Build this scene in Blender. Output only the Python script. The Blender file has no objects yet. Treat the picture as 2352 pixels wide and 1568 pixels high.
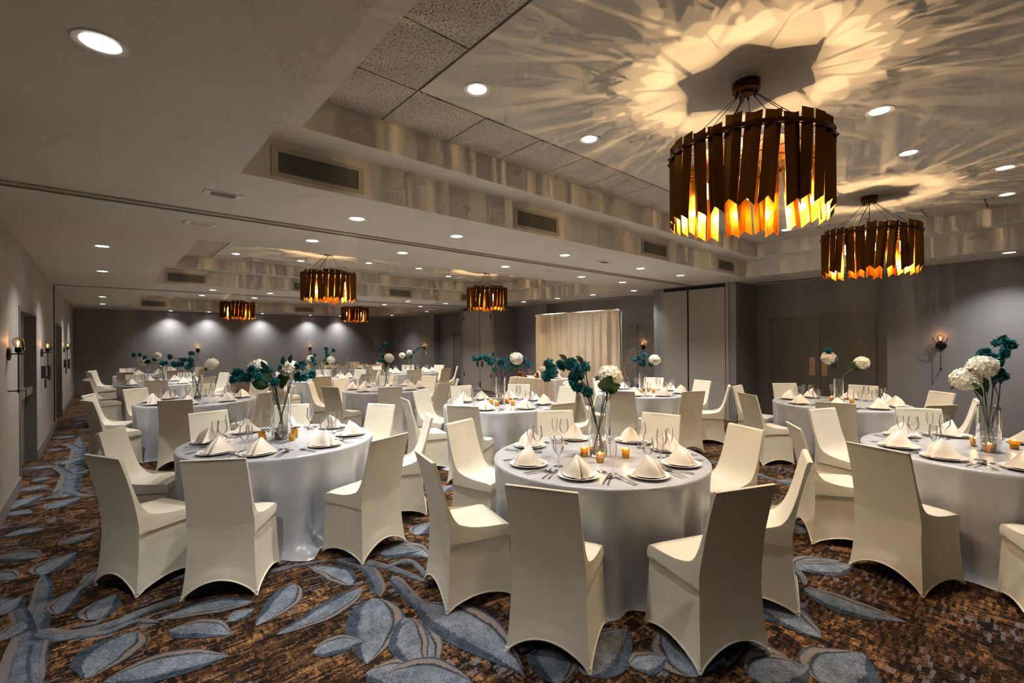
import bpy, math, random
from mathutils import Vector, Matrix
PI = math.pi
R = math.radians
rnd = random.Random(7)
scene = bpy.context.scene
COL = scene.collection

# ------------------------------------------------------------------ camera
F_PX, YAW, ROLL, EYE = 1063.6, R(41.464), R(-0.4144), 1.65
FW = Vector((math.sin(YAW), math.cos(YAW), 0)); RT0 = Vector((math.cos(YAW), -math.sin(YAW), 0)); UP0 = Vector((0, 0, 1))
RT = RT0 * math.cos(ROLL) + UP0 * math.sin(ROLL)
UP = -RT0 * math.sin(ROLL) + UP0 * math.cos(ROLL)
CAM = Vector((0, 0, EYE))
cd = bpy.data.cameras.new('camera'); cam = bpy.data.objects.new('camera', cd); COL.objects.link(cam)
cd.sensor_width = 36.0; cd.sensor_fit = 'HORIZONTAL'; cd.lens = 36.0 * F_PX / 2352.0; cd.clip_start = 0.05; cd.clip_end = 100
m = Matrix((RT, UP, -FW)).transposed().to_4x4(); m.translation = CAM
cam.matrix_world = m
scene.camera = cam

def ray(x, y): return FW + RT * ((x - 1176) / F_PX) + UP * ((784 - y) / F_PX)
def at_z(x, y, z):
    d = ray(x, y); return CAM + d * ((z - EYE) / d.z)
def at_depth(x, y, dep): return CAM + ray(x, y) * dep

# ------------------------------------------------------------------ world, exposure
w = bpy.data.worlds.new('world'); scene.world = w; w.use_nodes = True
w.node_tree.nodes['Background'].inputs[0].default_value = (0.01, 0.01, 0.012, 1); w.node_tree.nodes['Background'].inputs[1].default_value = 0.2
vs = scene.view_settings
vs.view_transform = 'Standard'; vs.look = 'None'; vs.gamma = 1.0; vs.use_curve_mapping = False
vs.exposure = 0.05
cy = scene.cycles
cy.max_bounces = 4; cy.diffuse_bounces = 3; cy.glossy_bounces = 3; cy.transmission_bounces = 3; cy.transparent_max_bounces = 16
cy.use_denoising = True; cy.use_adaptive_sampling = True; cy.adaptive_threshold = 0.14; cy.adaptive_min_samples = 10
cy.caustics_reflective = False; cy.caustics_refractive = False; cy.sample_clamp_indirect = 6.0; cy.blur_glossy = 0.5
P_SPOT, P_TRAYSPOT, P_BULB, P_CANDLE, P_SCONCE = 190.0, 170.0, 20.0, 0.35, 0.7
E_BULB, E_CANDLE, E_SCONCE, E_LENS = 60.0, 60.0, 18.0, 22.0
C_BULB, C_CANDLE, C_SCONCE = (1.0, 0.66, 0.33), (1.0, 0.55, 0.2), (1.0, 0.5, 0.2)
C_COOL = (1.0, 0.97, 0.93)

# ------------------------------------------------------------------ materials
def lin(c):
    return tuple((v / 12.92 if v <= 0.04045 else ((v + 0.055) / 1.055) ** 2.4) for v in [k / 255.0 for k in c])
MATS = {}
class NT:
    def __init__(s, name):
        s.m = bpy.data.materials.new(name); s.m.use_nodes = True; s.t = s.m.node_tree; s.t.nodes.clear()
        s.out = s.n('ShaderNodeOutputMaterial')
    def n(s, typ, **kw):
        nd = s.t.nodes.new(typ)
        for k, v in kw.items():
            if k.startswith('i_'):
                key = k[2:]; key = int(key) if key.isdigit() else key.replace('_', ' ')
                s.set(nd, key, v)
            else: setattr(nd, k, v)
        return nd
    def set(s, nd, key, v):
        inp = nd.inputs[key]
        if isinstance(v, bpy.types.NodeSocket): s.t.links.new(v, inp)
        elif isinstance(v, (tuple, list)) and len(v) == 3 and inp.type == 'RGBA': inp.default_value = (*v, 1)
        else: inp.default_value = v
    def math(s, op, a, b=0.0, c=None):
        nd = s.n('ShaderNodeMath', operation=op); s.set(nd, 0, a); s.set(nd, 1, b)
        if c is not None: s.set(nd, 2, c)
        return nd.outputs[0]
    def mix(s, f, a, b, blend='MIX'):
        nd = s.n('ShaderNodeMix', data_type='RGBA', blend_type=blend)
        s.set(nd, 0, f); s.set(nd, 6, a if not isinstance(a, tuple) else (*a, 1)); s.set(nd, 7, b if not isinstance(b, tuple) else (*b, 1))
        return nd.outputs[2]
    def ramp(s, f, stops, interp='LINEAR'):
        nd = s.n('ShaderNodeValToRGB'); nd.color_ramp.interpolation = interp
        el = nd.color_ramp.elements
        while len(el) < len(stops): el.new(0.5)
        for e, (p, c) in zip(el, stops):
            e.position = p; e.color = (*c, 1) if isinstance(c, tuple) else (c, c, c, 1)
        s.set(nd, 0, f); return nd.outputs[0]
    def coords(s, scale=(1, 1, 1), kind='Object', rot=(0, 0, 0)):
        tc = s.n('ShaderNodeTexCoord'); mp = s.n('ShaderNodeMapping'); s.set(mp, 0, tc.outputs[kind])
        mp.inputs['Scale'].default_value = scale; mp.inputs['Rotation'].default_value = rot
        return mp.outputs[0]
    def noise(s, vec, scale, detail=3, rough=0.5):
        nd = s.n('ShaderNodeTexNoise'); s.set(nd, 'Vector', vec); s.set(nd, 'Scale', scale); s.set(nd, 'Detail', detail); s.set(nd, 'Roughness', rough)
        return nd.outputs[0]
    def bump(s, h, strength, dist=0.01):
        nd = s.n('ShaderNodeBump'); s.set(nd, 'Strength', strength); s.set(nd, 'Distance', dist); s.set(nd, 'Height', h)
        return nd.outputs[0]
    def bsdf(s, col, rough=0.5, metal=0.0, normal=None, **kw):
        b = s.n('ShaderNodeBsdfPrincipled'); s.set(b, 'Base Color', col); s.set(b, 'Roughness', rough); s.set(b, 'Metallic', metal)
        if normal is not None: s.set(b, 'Normal', normal)
        for k, v in kw.items(): s.set(b, k.replace('_', ' '), v)
        return b
    def done(s, sh):
        s.t.links.new(sh.outputs[0] if hasattr(sh, 'outputs') else sh, s.out.inputs[0]); MATS[s.m.name] = s.m; return s.m

def glow(name, col, strength):
    emit(name, col, strength); MATS[name].cycles.emission_sampling = 'NONE'   # its lamp does the sampling
def plain(name, col, rough=0.5, metal=0.0, var=0.12, scale=8.0, bump=0.0, bscale=200.0, **kw):
    t = NT(name); c = t.coords()
    n = t.noise(c, scale, 3)
    dark = tuple(v * (1 - var) for v in col); lite = tuple(min(1, v * (1 + var)) for v in col)
    nm = t.bump(t.noise(c, bscale, 2), bump, 0.002) if bump else None
    return t.done(t.bsdf(t.ramp(n, [(0.3, dark), (0.7, lite)]), rough, metal, nm, **kw))
def emit(name, col, strength):
    t = NT(name); e = t.n('ShaderNodeEmission'); t.set(e, 0, col); t.set(e, 1, strength); return t.done(e)
def thin_glass(name, tint=(1, 1, 1), rough=0.02, base=0.05):
    t = NT(name); tr = t.n('ShaderNodeBsdfTransparent'); t.set(tr, 0, tint)
    g = t.n('ShaderNodeBsdfGlossy'); t.set(g, 0, (1, 1, 1)); t.set(g, 1, rough)
    fr = t.n('ShaderNodeLayerWeight'); t.set(fr, 0, 0.25)
    f = t.math('MULTIPLY_ADD', fr.outputs['Fresnel'], 0.8, base)
    mx = t.n('ShaderNodeMixShader'); t.set(mx, 0, f); t.set(mx, 1, tr.outputs[0]); t.set(mx, 2, g.outputs[0])
    return t.done(mx)

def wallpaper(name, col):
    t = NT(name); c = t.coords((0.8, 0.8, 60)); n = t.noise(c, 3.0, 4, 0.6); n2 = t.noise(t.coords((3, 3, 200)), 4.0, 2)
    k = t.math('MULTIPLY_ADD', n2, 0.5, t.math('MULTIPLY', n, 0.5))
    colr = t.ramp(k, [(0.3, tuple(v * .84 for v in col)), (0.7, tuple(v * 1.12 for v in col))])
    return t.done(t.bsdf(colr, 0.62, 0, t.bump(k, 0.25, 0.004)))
wallpaper('wallpaper_grey', lin((122, 121, 124))); wallpaper('wallpaper_lit', lin((152, 147, 142)))  # second one: paler copy of the grey paper, downlight brightness put into its colour
plain('ceiling_paint', lin((204, 198, 189)), 0.7, var=0.02, scale=1.5)
plain('track_metal', lin((150, 140, 124)), 0.45, var=0.05)
plain('black_gap', (0.006, 0.006, 0.007), 0.8)
plain('baseboard_paint', lin((118, 112, 108)), 0.45, var=0.05)
plain('door_paint', lin((104, 102, 98)), 0.45, var=0.05)
plain('door_frame_paint', lin((110, 107, 100)), 0.4, var=0.05)
plain('steel', (0.62, 0.61, 0.59), 0.25, 1.0, var=0.05)
plain('brass_plate', lin((176, 148, 112)), 0.3, 1.0, var=0.1)
plain('black_iron', (0.012, 0.011, 0.012), 0.4, 0.6, var=0.1)
plain('black_plastic', (0.012, 0.013, 0.016), 0.35)
plain('white_plastic', (0.7, 0.68, 0.62), 0.4, var=0.03)
plain('grille_paint', lin((170, 160, 142)), 0.5, var=0.03)
plain('grille_dark', lin((124, 121, 112)), 0.5, var=0.05)
plain('vent_dark', lin((70, 52, 46)), 0.7)
plain('porcelain', (0.80, 0.76, 0.70), 0.12, var=0.02, Coat_Weight=0.3)
plain('silverware', (0.58, 0.56, 0.54), 0.16, 1.0, var=0.05)
plain('wood_letters', lin((120, 62, 34)), 0.55, var=0.35, scale=30)
plain('stem_brown', lin((58, 38, 28)), 0.6, var=0.3, scale=40)
plain('willow_bark', lin((150, 104, 48)), 0.6, var=0.3, scale=40)
plain('stem_green', lin((48, 62, 30)), 0.55, var=0.3, scale=40)
plain('pebble_brown', lin((104, 66, 46)), 0.45, var=0.45, scale=22)
plain('pebble_glass', lin((150, 156, 146)), 0.12, var=0.3, scale=60, Coat_Weight=0.5)
plain('wax', (0.85, 0.78, 0.62), 0.5, var=0.04, Subsurface_Weight=0.2)
glow('downlight_lens', (1.0, 0.97, 0.93), E_LENS)
glow('chandelier_filament', (1.0, 0.68, 0.34), E_BULB)
glow('sconce_filament', (1.0, 0.45, 0.10), E_SCONCE)
glow('flame', (1.0, 0.60, 0.20), E_CANDLE)
thin_glass('clear_glass', (1, 1, 1), 0.10, 0.10); thin_glass('bulb_glass', (1.0, 0.86, 0.70), 0.03, 0.04)
thin_glass('vase_glass', (0.93, 0.95, 0.95), 0.02, 0.05)

def mk_chair_fabric():
    t = NT('spandex_ivory'); c = t.coords(); n = t.noise(c, 2.5, 2); wv = t.noise(c, 420, 2)
    col = t.ramp(n, [(0.3, lin((201, 194, 175))), (0.7, lin((211, 205, 188)))])
    t.done(t.bsdf(col, 0.52, 0, t.bump(wv, 0.06, 0.001), Sheen_Weight=0.25, Sheen_Roughness=0.4, Specular_IOR_Level=0.35))
mk_chair_fabric()
def mk_cloth(name, a, b, rough, bumpk):
    t = NT(name); c = t.coords(); n = t.noise(c, 3.0, 3); cr = t.noise(t.coords((1, 1, .35)), 6.0, 3, 0.6)
    col = t.ramp(n, [(0.3, a), (0.7, b)])
    cr2 = t.noise(t.coords((1, 1, .5)), 16.0, 4, 0.65)
    t.done(t.bsdf(col, rough, 0, t.bump(t.math('ADD', cr, t.math('MULTIPLY', cr2, 0.35)), bumpk, 0.02), Sheen_Weight=0.15, Anisotropic=0.4))
mk_cloth('satin_silver', lin((160, 163, 169)), lin((176, 179, 185)), 0.29, 0.45)
mk_cloth('satin_ivory', lin((228, 216, 200)), lin((238, 228, 214)), 0.38, 0.1)
mk_cloth('linen_white', lin((214, 204, 188)), lin((224, 215, 200)), 0.6, 0.1)
def mk_drape():
    t = NT('drape_cream'); c = t.coords((40, 40, 1)); n = t.noise(t.coords(), 3, 2)
    t.done(t.bsdf(t.ramp(n, [(0.3, lin((228, 214, 192))), (0.7, lin((238, 226, 206)))]), 0.75, 0, None, Sheen_Weight=0.2))
mk_drape()
def mk_petal(name, a, b, sc=18, trans=0.25):
    t = NT(name); c = t.coords(); n = t.noise(c, sc, 3)
    col = t.ramp(n, [(0.3, a), (0.7, b)])
    p = t.bsdf(col, 0.6); tl = t.n('ShaderNodeBsdfTranslucent'); t.set(tl, 0, col)
    mx = t.n('ShaderNodeMixShader'); t.set(mx, 0, trans); t.set(mx, 1, p.outputs[0]); t.set(mx, 2, tl.outputs[0]); t.done(mx)
mk_petal('petal_white', lin((228, 222, 204)), lin((240, 236, 222)))
mk_petal('petal_teal', lin((10, 72, 84)), lin((48, 138, 144)), 14)
mk_petal('leaf_green', lin((22, 46, 22)), lin((48, 84, 34)), 10)
mk_petal('leaf_dark', lin((12, 36, 32)), lin((22, 58, 46)), 10)
def mk_votive():
    t = NT('votive_gold'); c = t.coords(); n = t.noise(c, 90, 4, 0.7)
    col = t.ramp(n, [(0.32, lin((150, 102, 14))), (0.52, lin((232, 178, 44))), (0.75, lin((255, 222, 110)))])
    p = t.bsdf(col, 0.32, 0.4); tl = t.n('ShaderNodeBsdfTranslucent'); t.set(tl, 0, lin((255, 190, 70)))
    mx = t.n('ShaderNodeMixShader'); t.set(mx, 0, 0.35); t.set(mx, 1, p.outputs[0]); t.set(mx, 2, tl.outputs[0]); t.done(mx)
mk_votive()
def mk_brass():
    t = NT('chandelier_brass'); c = t.coords((12, 12, 2)); n = t.noise(c, 3, 2)
    col = t.ramp(n, [(0.3, lin((206, 140, 36))), (0.7, lin((232, 170, 60)))])
    t.done(t.bsdf(col, t.math('MULTIPLY_ADD', n, 0.08, 0.13), 1.0))
mk_brass()
plain('strip_outer', lin((112, 76, 34)), 0.24, 1.0, var=0.06, scale=3)
plain('bronze_dark', lin((74, 46, 26)), 0.35, 0.9, var=0.1)
def mk_tile():
    t = NT('acoustic_tile'); c = t.coords(); v = t.n('ShaderNodeTexVoronoi', feature='F1'); t.set(v, 'Vector', t.coords((1, 1, 1))); t.set(v, 'Scale', 75.0)
    n = t.noise(c, 45, 3); fis = t.noise(c, 110, 2)
    k = t.ramp(t.math('ADD', t.math('MULTIPLY', n, 0.5), t.math('MULTIPLY', fis, 0.5)), [(0.42, 1.0), (0.46, 0.0)])
    col = t.mix(k, lin((198, 190, 180)), lin((64, 52, 46)))
    t.done(t.bsdf(col, 0.8, 0, t.bump(t.math('SUBTRACT', 1.0, k), 0.4, 0.003)))
mk_tile()

def mk_carpet():
    t = NT('carpet_weave'); c = t.coords()
    def cells(sx, sy, seed):
        mp = t.n('ShaderNodeMapping'); t.set(mp, 0, c); mp.inputs['Location'].default_value = (seed, seed * 1.7, 0); mp.inputs['Scale'].default_value = (sx, sy, 1)
        wob = t.noise(c, 40, 2)
        ad = t.n('ShaderNodeVectorMath', operation='ADD'); t.set(ad, 0, mp.outputs[0]); t.set(ad, 1, wob)
        fl = t.n('ShaderNodeVectorMath', operation='FLOOR'); t.set(fl, 0, ad.outputs[0])
        wn = t.n('ShaderNodeTexWhiteNoise', noise_dimensions='2D'); t.set(wn, 0, fl.outputs[0]); return wn.outputs[0]
    a = cells(55, 17, 3.0); b = cells(16, 60, 9.0); fine = t.noise(c, 75, 5, 0.75); big = t.noise(c, 1.6, 3); mid = t.noise(c, 6, 4, 0.6)
    k = t.math('ADD', t.math('MULTIPLY', fine, 0.75), t.math('ADD', t.math('MULTIPLY', a, 0.14), t.math('MULTIPLY', b, 0.16)))
    k = t.math('ADD', k, t.math('MULTIPLY_ADD', mid, 0.4, -0.2))
    col = t.ramp(k, [(0.43, lin((15, 12, 11))), (0.51, lin((48, 33, 23))), (0.58, lin((102, 71, 43))), (0.67, lin((150, 110, 68))), (0.79, lin((166, 146, 122)))])
    dk = t.math('GREATER_THAN', t.math('ADD', t.math('ADD', t.math('MULTIPLY', a, 0.45), t.math('MULTIPLY', big, 0.9)), t.math('MULTIPLY', fine, 0.5)), 1.06)
    col = t.mix(t.math('MULTIPLY', dk, 0.75), col, lin((30, 19, 13)))
    gr = t.math('GREATER_THAN', t.math('ADD', t.math('ADD', t.math('MULTIPLY', b, 0.40), t.math('MULTIPLY', t.noise(c, 2.2, 3), 0.9)), t.math('MULTIPLY', fine, 0.6)), 1.17)
    col = t.mix(t.math('MULTIPLY', gr, 0.8), col, lin((98, 100, 108)))
    t.done(t.bsdf(col, 0.95, 0, t.bump(fine, 0.5, 0.006), Specular_IOR_Level=0.1))
    # leaves and stems of the pattern: u runs along the leaf, v across it
    for nm, edge in (('carpet_leaf', True), ('carpet_stem', False)):
        t = NT(nm); c = t.coords(); uv = t.n('ShaderNodeUVMap'); uv.uv_map = 'UVMap'
        sp = t.n('ShaderNodeSeparateXYZ'); t.set(sp, 0, uv.outputs[0]); fine = t.noise(c, 130, 4, 0.8); mid = t.noise(c, 9, 4, 0.65)
        v = t.math('MULTIPLY_ADD', sp.outputs[1], 2.0, -1.0)
        vv = t.math('ADD', v, t.math('ADD', t.math('MULTIPLY_ADD', mid, 0.24, -0.12), t.math('MULTIPLY_ADD', fine, 0.36, -0.18))); av = t.math('ABSOLUTE', vv)
        mot = t.math('ADD', t.math('MULTIPLY', fine, 0.8), t.math('MULTIPLY', mid, 0.4))
        light = t.ramp(mot, [(0.42, lin((52, 59, 68))), (0.55, lin((86, 93, 103))), (0.72, lin((132, 138, 146)))])
        rim = t.ramp(mot, [(0.47, lin((18, 25, 33))), (0.57, lin((48, 58, 69))), (0.7, lin((74, 83, 95)))])
        if edge:
            col = t.mix(t.ramp(av, [(0.50, 0.0), (0.60, 1.0)]), light, rim)
            tan = t.math('MULTIPLY', t.math('GREATER_THAN', vv, 0.66), t.math('LESS_THAN', vv, 0.9))
            col = t.mix(t.math('MULTIPLY', tan, 0.65), col, lin((138, 122, 108)))
            ln = t.math('MULTIPLY', t.math('GREATER_THAN', vv, 0.56), t.math('LESS_THAN', vv, 0.64))
            col = t.mix(t.math('MULTIPLY', ln, 0.6), col, lin((30, 28, 28)))
        else:
            col = t.mix(t.ramp(av, [(0.35, 0.0), (0.6, 1.0)]), t.mix(0.4, light, rim), rim)
            tan = t.math('GREATER_THAN', vv, 0.5); col = t.mix(t.math('MULTIPLY', tan, 0.6), col, lin((128, 116, 106)))
        t.done(t.bsdf(col, 0.95, 0, t.bump(fine, 0.5, 0.006), Specular_IOR_Level=0.1))
mk_carpet()

# ------------------------------------------------------------------ mesh helpers
class MB:
    def __init__(s): s.v = []; s.f = []; s.uv = []; s.mi = []; s.cm = 0
    def face(s, idx, uv=None): s.f.append(tuple(idx)); s.uv.append(uv); s.mi.append(s.cm)
    def box(s, lo, hi):
        x0, y0, z0 = lo; x1, y1, z1 = hi; b = len(s.v)
        s.v += [(x0, y0, z0), (x1, y0, z0), (x1, y1, z0), (x0, y1, z0), (x0, y0, z1), (x1, y0, z1), (x1, y1, z1), (x0, y1, z1)]
        for q in ((0, 3, 2, 1), (4, 5, 6, 7), (0, 1, 5, 4), (1, 2, 6, 5), (2, 3, 7, 6), (3, 0, 4, 7)): s.face([b + i for i in q])
        return s
    def quad(s, a, b, c, d):
        k = len(s.v); s.v += [tuple(a), tuple(b), tuple(c), tuple(d)]; s.face((k, k + 1, k + 2, k + 3)); return s
    def grid(s, fn, nu, nv, closeu=False):
        k = len(s.v); n = nu if closeu else nu + 1
        for j in range(nv + 1):
            for i in range(n): s.v.append(tuple(fn(i / nu, j / nv)))
        for j in range(nv):
            for i in range(nu):
                a = k + j * n + i; b = k + j * n + (i + 1) % n
                s.face((a, b, b + n, a + n), ((i / nu, j / nv), ((i + 1) / nu, j / nv), ((i + 1) / nu, (j + 1) / nv), (i / nu, (j + 1) / nv)))
        return s
    def lathe(s, prof, seg=24, c=(0, 0, 0), cap=False):
        k = len(s.v)
        for r, z in prof:
            for i in range(seg):
                a = 2 * PI * i / seg; s.v.append((c[0] + r * math.cos(a), c[1] + r * math.sin(a), c[2] + z))
        for j in range(len(prof) - 1):
            for i in range(seg):
                a = k + j * seg + i; b = k + j * seg + (i + 1) % seg; s.face((a, b, b + seg, a + seg))
        if cap:
            s.face(tuple(k + i for i in range(seg))[::-1]); e = k + (len(prof) - 1) * seg; s.face(tuple(e + i for i in range(seg)))
        return s
    def tube(s, pts, r, seg=6, cap=True):
        pts = [Vector(p) for p in pts]; n = len(pts); k = len(s.v)
        rr = r if isinstance(r, (list, tuple)) else [r] * n
        ref = Vector((0.31, 0.87, 0.38))
        for i, p in enumerate(pts):
            d = (pts[min(i + 1, n - 1)] - pts[max(i - 1, 0)])
            d = d.normalized() if d.length > 1e-9 else Vector((0, 0, 1))
            a = d.cross(ref)
            if a.length < 1e-3: a = d.cross(Vector((1, 0, 0)))
            a.normalize(); b = d.cross(a)
            for q in range(seg):
                t = 2 * PI * q / seg; s.v.append(tuple(p + (a * math.cos(t) + b * math.sin(t)) * rr[i]))
        for i in range(n - 1):
            for q in range(seg):
                a0 = k + i * seg + q; b0 = k + i * seg + (q + 1) % seg; s.face((a0, b0, b0 + seg, a0 + seg))
        if cap:
            s.face(tuple(k + i for i in range(seg))[::-1]); e = k + (n - 1) * seg; s.face(tuple(e + i for i in range(seg)))
        return s
    def prism(s, outline, z0, z1):
        k = len(s.v); n = len(outline)
        s.v += [(x, y, z0) for x, y in outline] + [(x, y, z1) for x, y in outline]
        s.face(tuple(k + i for i in range(n))[::-1]); s.face(tuple(k + n + i for i in range(n)))
        for i in range(n): j = (i + 1) % n; s.face((k + i, k + j, k + n + j, k + n + i))
        return s
    def xf(s, M, start=0):
        for i in range(start, len(s.v)): s.v[i] = tuple(M @ Vector(s.v[i]))
        return s
    def join(s, o, M=None):
        k = len(s.v); s.v += [tuple(M @ Vector(p)) if M else p for p in o.v]
        for f, uv in zip(o.f, o.uv): s.face([k + i for i in f], uv)
        return s
    def mesh(s, name, mats, smooth=None):
        me = bpy.data.meshes.new(name); me.from_pydata(s.v, [], s.f)
        for mt in (mats if isinstance(mats, (list, tuple)) else [mats]): me.materials.append(MATS[mt])
        if any(u is not None for u in s.uv):
            ul = me.uv_layers.new(name='UVMap')
            for p, u in zip(me.polygons, s.uv):
                if u:
                    for li, q in zip(p.loop_indices, u): ul.data[li].uv = q
        if any(s.mi): me.polygons.foreach_set('material_index', s.mi)
        if smooth is not None:
            me.shade_smooth()
            if smooth < 179: me.set_sharp_from_angle(angle=R(smooth))
        me.update(); return me

def link(name, data, parent=None, loc=None, rot=None):
    o = bpy.data.objects.new(name, data); COL.objects.link(o)
    if parent is not None: o.parent = parent
    if loc is not None: o.location = loc
    if rot is not None: o.rotation_euler = rot
    return o
def tag(o, label, cat, group=None, kind=None):
    if label: o['label'] = label
    if cat: o['category'] = cat
    if group: o['group'] = group
    if kind: o['kind'] = kind
    return o
def struct(name, mb, mat, parent=None, label=None, smooth=None):
    o = link(name, mb.mesh(name, mat, smooth), parent)
    if parent is None: o['kind'] = 'structure'
    if label: o['label'] = label
    return o
def copy_tree(src, parent=None):
    c = src.copy(); COL.objects.link(c)
    if parent is not None: c.parent = parent
    for ch in src.children: copy_tree(ch, c)
    return c

# ------------------------------------------------------------------ room shell
CZ = 2.83; XL = -0.72; YB = -2.7; YF = 20.7
TX0, TX1 = 0.72, 9.12                       # tray opening
TRAYS = ((-1.2, 3.64), (6.27, 11.27), (14.3, 19.1))
Z1, Z2 = 3.13, 3.36; LEDGE = 0.31
TRACKS = (4.97, 12.75)

floor = struct('floor', MB().box((XL - .3, YB - .3, -0.06), (11.3, YF + .3, 0)), 'carpet_weave', label='patterned brown carpet with slate blue leaves and stems')

# carpet pattern: leaves and curling stems lying in the pile
cp = MB(); LEAFC = []; LAY = [0]
def layer():
    LAY[0] += 1; return LAY[0] * 4e-6
def leaf_flat(p, q, wid, bend=0.0, z=0.003):
    p = Vector((p[0], p[1], 0)); q = Vector((q[0], q[1], 0)); d = q - p; L = d.length
    if L < 1e-4: return
    z += layer(); d /= L; nrm = Vector((-d.y, d.x, 0)); LEAFC.append((p + q) / 2)
    def fn(u, v):
        s = math.sin(PI * (u ** 0.78)) ** 0.85 if 0 < u < 1 else 0.0
        s = s * wid * 1.22 + 0.004
        c = p + d * (L * u) + nrm * (bend * L * math.sin(PI * u))
        wob = 0.003 * math.sin(u * 17 + L * 40) * (1 if v > .5 else -1) * (0 < u < 1)
        c = c + nrm * ((v - .5) * 2 * s + wob); return (c.x, c.y, z)
    cp.cm = 0; cp.grid(fn, 18, 6)
def stem_flat(pts, w0, w1, z=0.0016):
    z += layer(); pts = [Vector((p[0], p[1], 0)) for p in pts]; out = []
    n = len(pts)
    for i in range(n - 1):
        a = pts[max(i - 1, 0)]; b = pts[i]; c = pts[i + 1]; d = pts[min(i + 2, n - 1)]
        for k in range(8):
            t = k / 8; out.append(0.5 * ((2 * b) + (c - a) * t + (2 * a - 5 * b + 4 * c - d) * t * t + (3 * b - a - 3 * c + d) * t ** 3))
    out.append(pts[-1]); N = len(out)
    def fn(u, v):
        i = min(int(u * (N - 1) + 0.5), N - 1); t = out[min(i + 1, N - 1)] - out[max(i - 1, 0)]
        t = t.normalized() if t.length > 1e-6 else Vector((1, 0, 0)); nn = Vector((-t.y, t.x, 0)); ww = (w0 + (w1 - w0) * u) * min(1, (1 - u) / .16 + .05) * min(1, u / .06 + .1)
        c = out[i] + nn * ((v - .5) * 2 * ww); return (c.x, c.y, z)
    cp.cm = 1; cp.grid(fn, N - 1, 3)
def fz(x, y): return at_z(x, y, 0)
def za(x, y): return fz(x / 2.45, 1060 + y / 2.45)
def zb(x, y): return fz(900 + x / 2.352, 1050 + y / 2.352)
def zc(x, y): return fz(1700 + x / 2.537, 950 + y / 2.537)
def zd(x, y): return fz(x / 2.904, 660 + y / 2.904)
for p, q, wd, bd in (
    (za(1985, 692), za(1735, 590), .075, -.1), (za(2035, 712), za(1560, 975), .075, .06), (za(2095, 770), za(2065, 1140), .135, .05),
    (za(1650, 690), za(1440, 925), .085, .08), (za(1420, 790), za(870, 895), .07, -.08), (za(950, 950), za(1305, 975), .075, .1),
    (za(745, 960), za(490, 1225), .125, -.06), (za(545, 890), za(650, 745), .085, .1), (za(235, 640), za(430, 510), .10, .12),
    (za(-60, 545), za(230, 540), .09, .12), (za(585, 1240), za(1290, 1095), .10, .06), (za(2270, 880), za(2420, 1240), .10, .05),
    (za(-90, 640), za(90, 660), .09, 0), (za(820, 690), za(1060, 640), .06, .1), (za(480, 690), za(560, 590), .06, -.1),
    (za(2180, 480), za(2420, 540), .10, .1), (za(1690, 500), za(1900, 470), .05, .1), (za(2060, 1190), za(2480, 1260), .09, .1),
    (zb(95, 880), zb(175, 1155), .085, -.08), (zb(150, 790), zb(705, 1160), .135, .06), (zb(-70, 520), zb(160, 500), .11, .1),
    (zb(-60, 1200), zb(440, 1230), .12, .06), (zb(1040, 1180), zb(1270, 930), .15, .1), (zb(1640, 1190), zb(1450, 930), .15, -.1),
    (zb(820, 1030), zb(900, 1230), .11, .1), (zb(130, 420), zb(215, 350), .08, .1), (zb(2190, 610), zb(2420, 560), .10, .1),
    (zb(440, 580), zb(230, 640), .07, 0), (za(330, 860), za(470, 700), .06, .1), (za(20, 860), za(120, 760), .07, .1), (za(0, 1010), za(120, 900), .07, -.1), (za(1120, 700), za(1330, 640), .055, .1),
    (za(1290, 900), za(1430, 830), .05, .1), (za(1760, 1080), za(2050, 1010), .07, .1), (za(20, 420), za(250, 380), .08, .1), (za(330, 470), za(520, 400), .08, -.1), (za(0, 300), za(180, 290), .08, .1),
    (zb(700, 860), zb(900, 780), .08, .1), (zb(1290, 1130), zb(1480, 1080), .07, 0), (zb(1900, 1100), zb(2250, 1180), .12, .1), (zb(250, 200), zb(330, 150), .07, .1),
    (zc(340, 890), zc(655, 880), .09, -.1), (zc(370, 1020), zc(965, 1215), .10, -.08), (zc(125, 1050), zc(475, 1310), .12, -.06),
    (zc(490, 1590), zc(720, 1400), .14, .05), (zc(60, 1540), zc(400, 1480), .12, .08), (zc(320, 560), zc(60, 520), .09, 0), (zc(330, 700), zc(470, 640), .07, .05),
    (zd(320, 1480), zd(540, 1400), .11, .1), (zd(60, 1480), zd(300, 1380), .10, .1), (zd(130, 1350), zd(330, 1330), .12, .05), (zd(210, 1290), zd(350, 1270), .10, .05),
    (zd(150, 1210), zd(360, 1200), .10, .1), (zd(430, 1180), zd(560, 1130), .14, .1), (zd(380, 1010), zd(500, 985), .16, .05), (zd(320, 1090), zd(420, 1075), .12, .05)):
    leaf_flat(p, q, wd, bd)
N_MAN = len(LEAFC)
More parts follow.
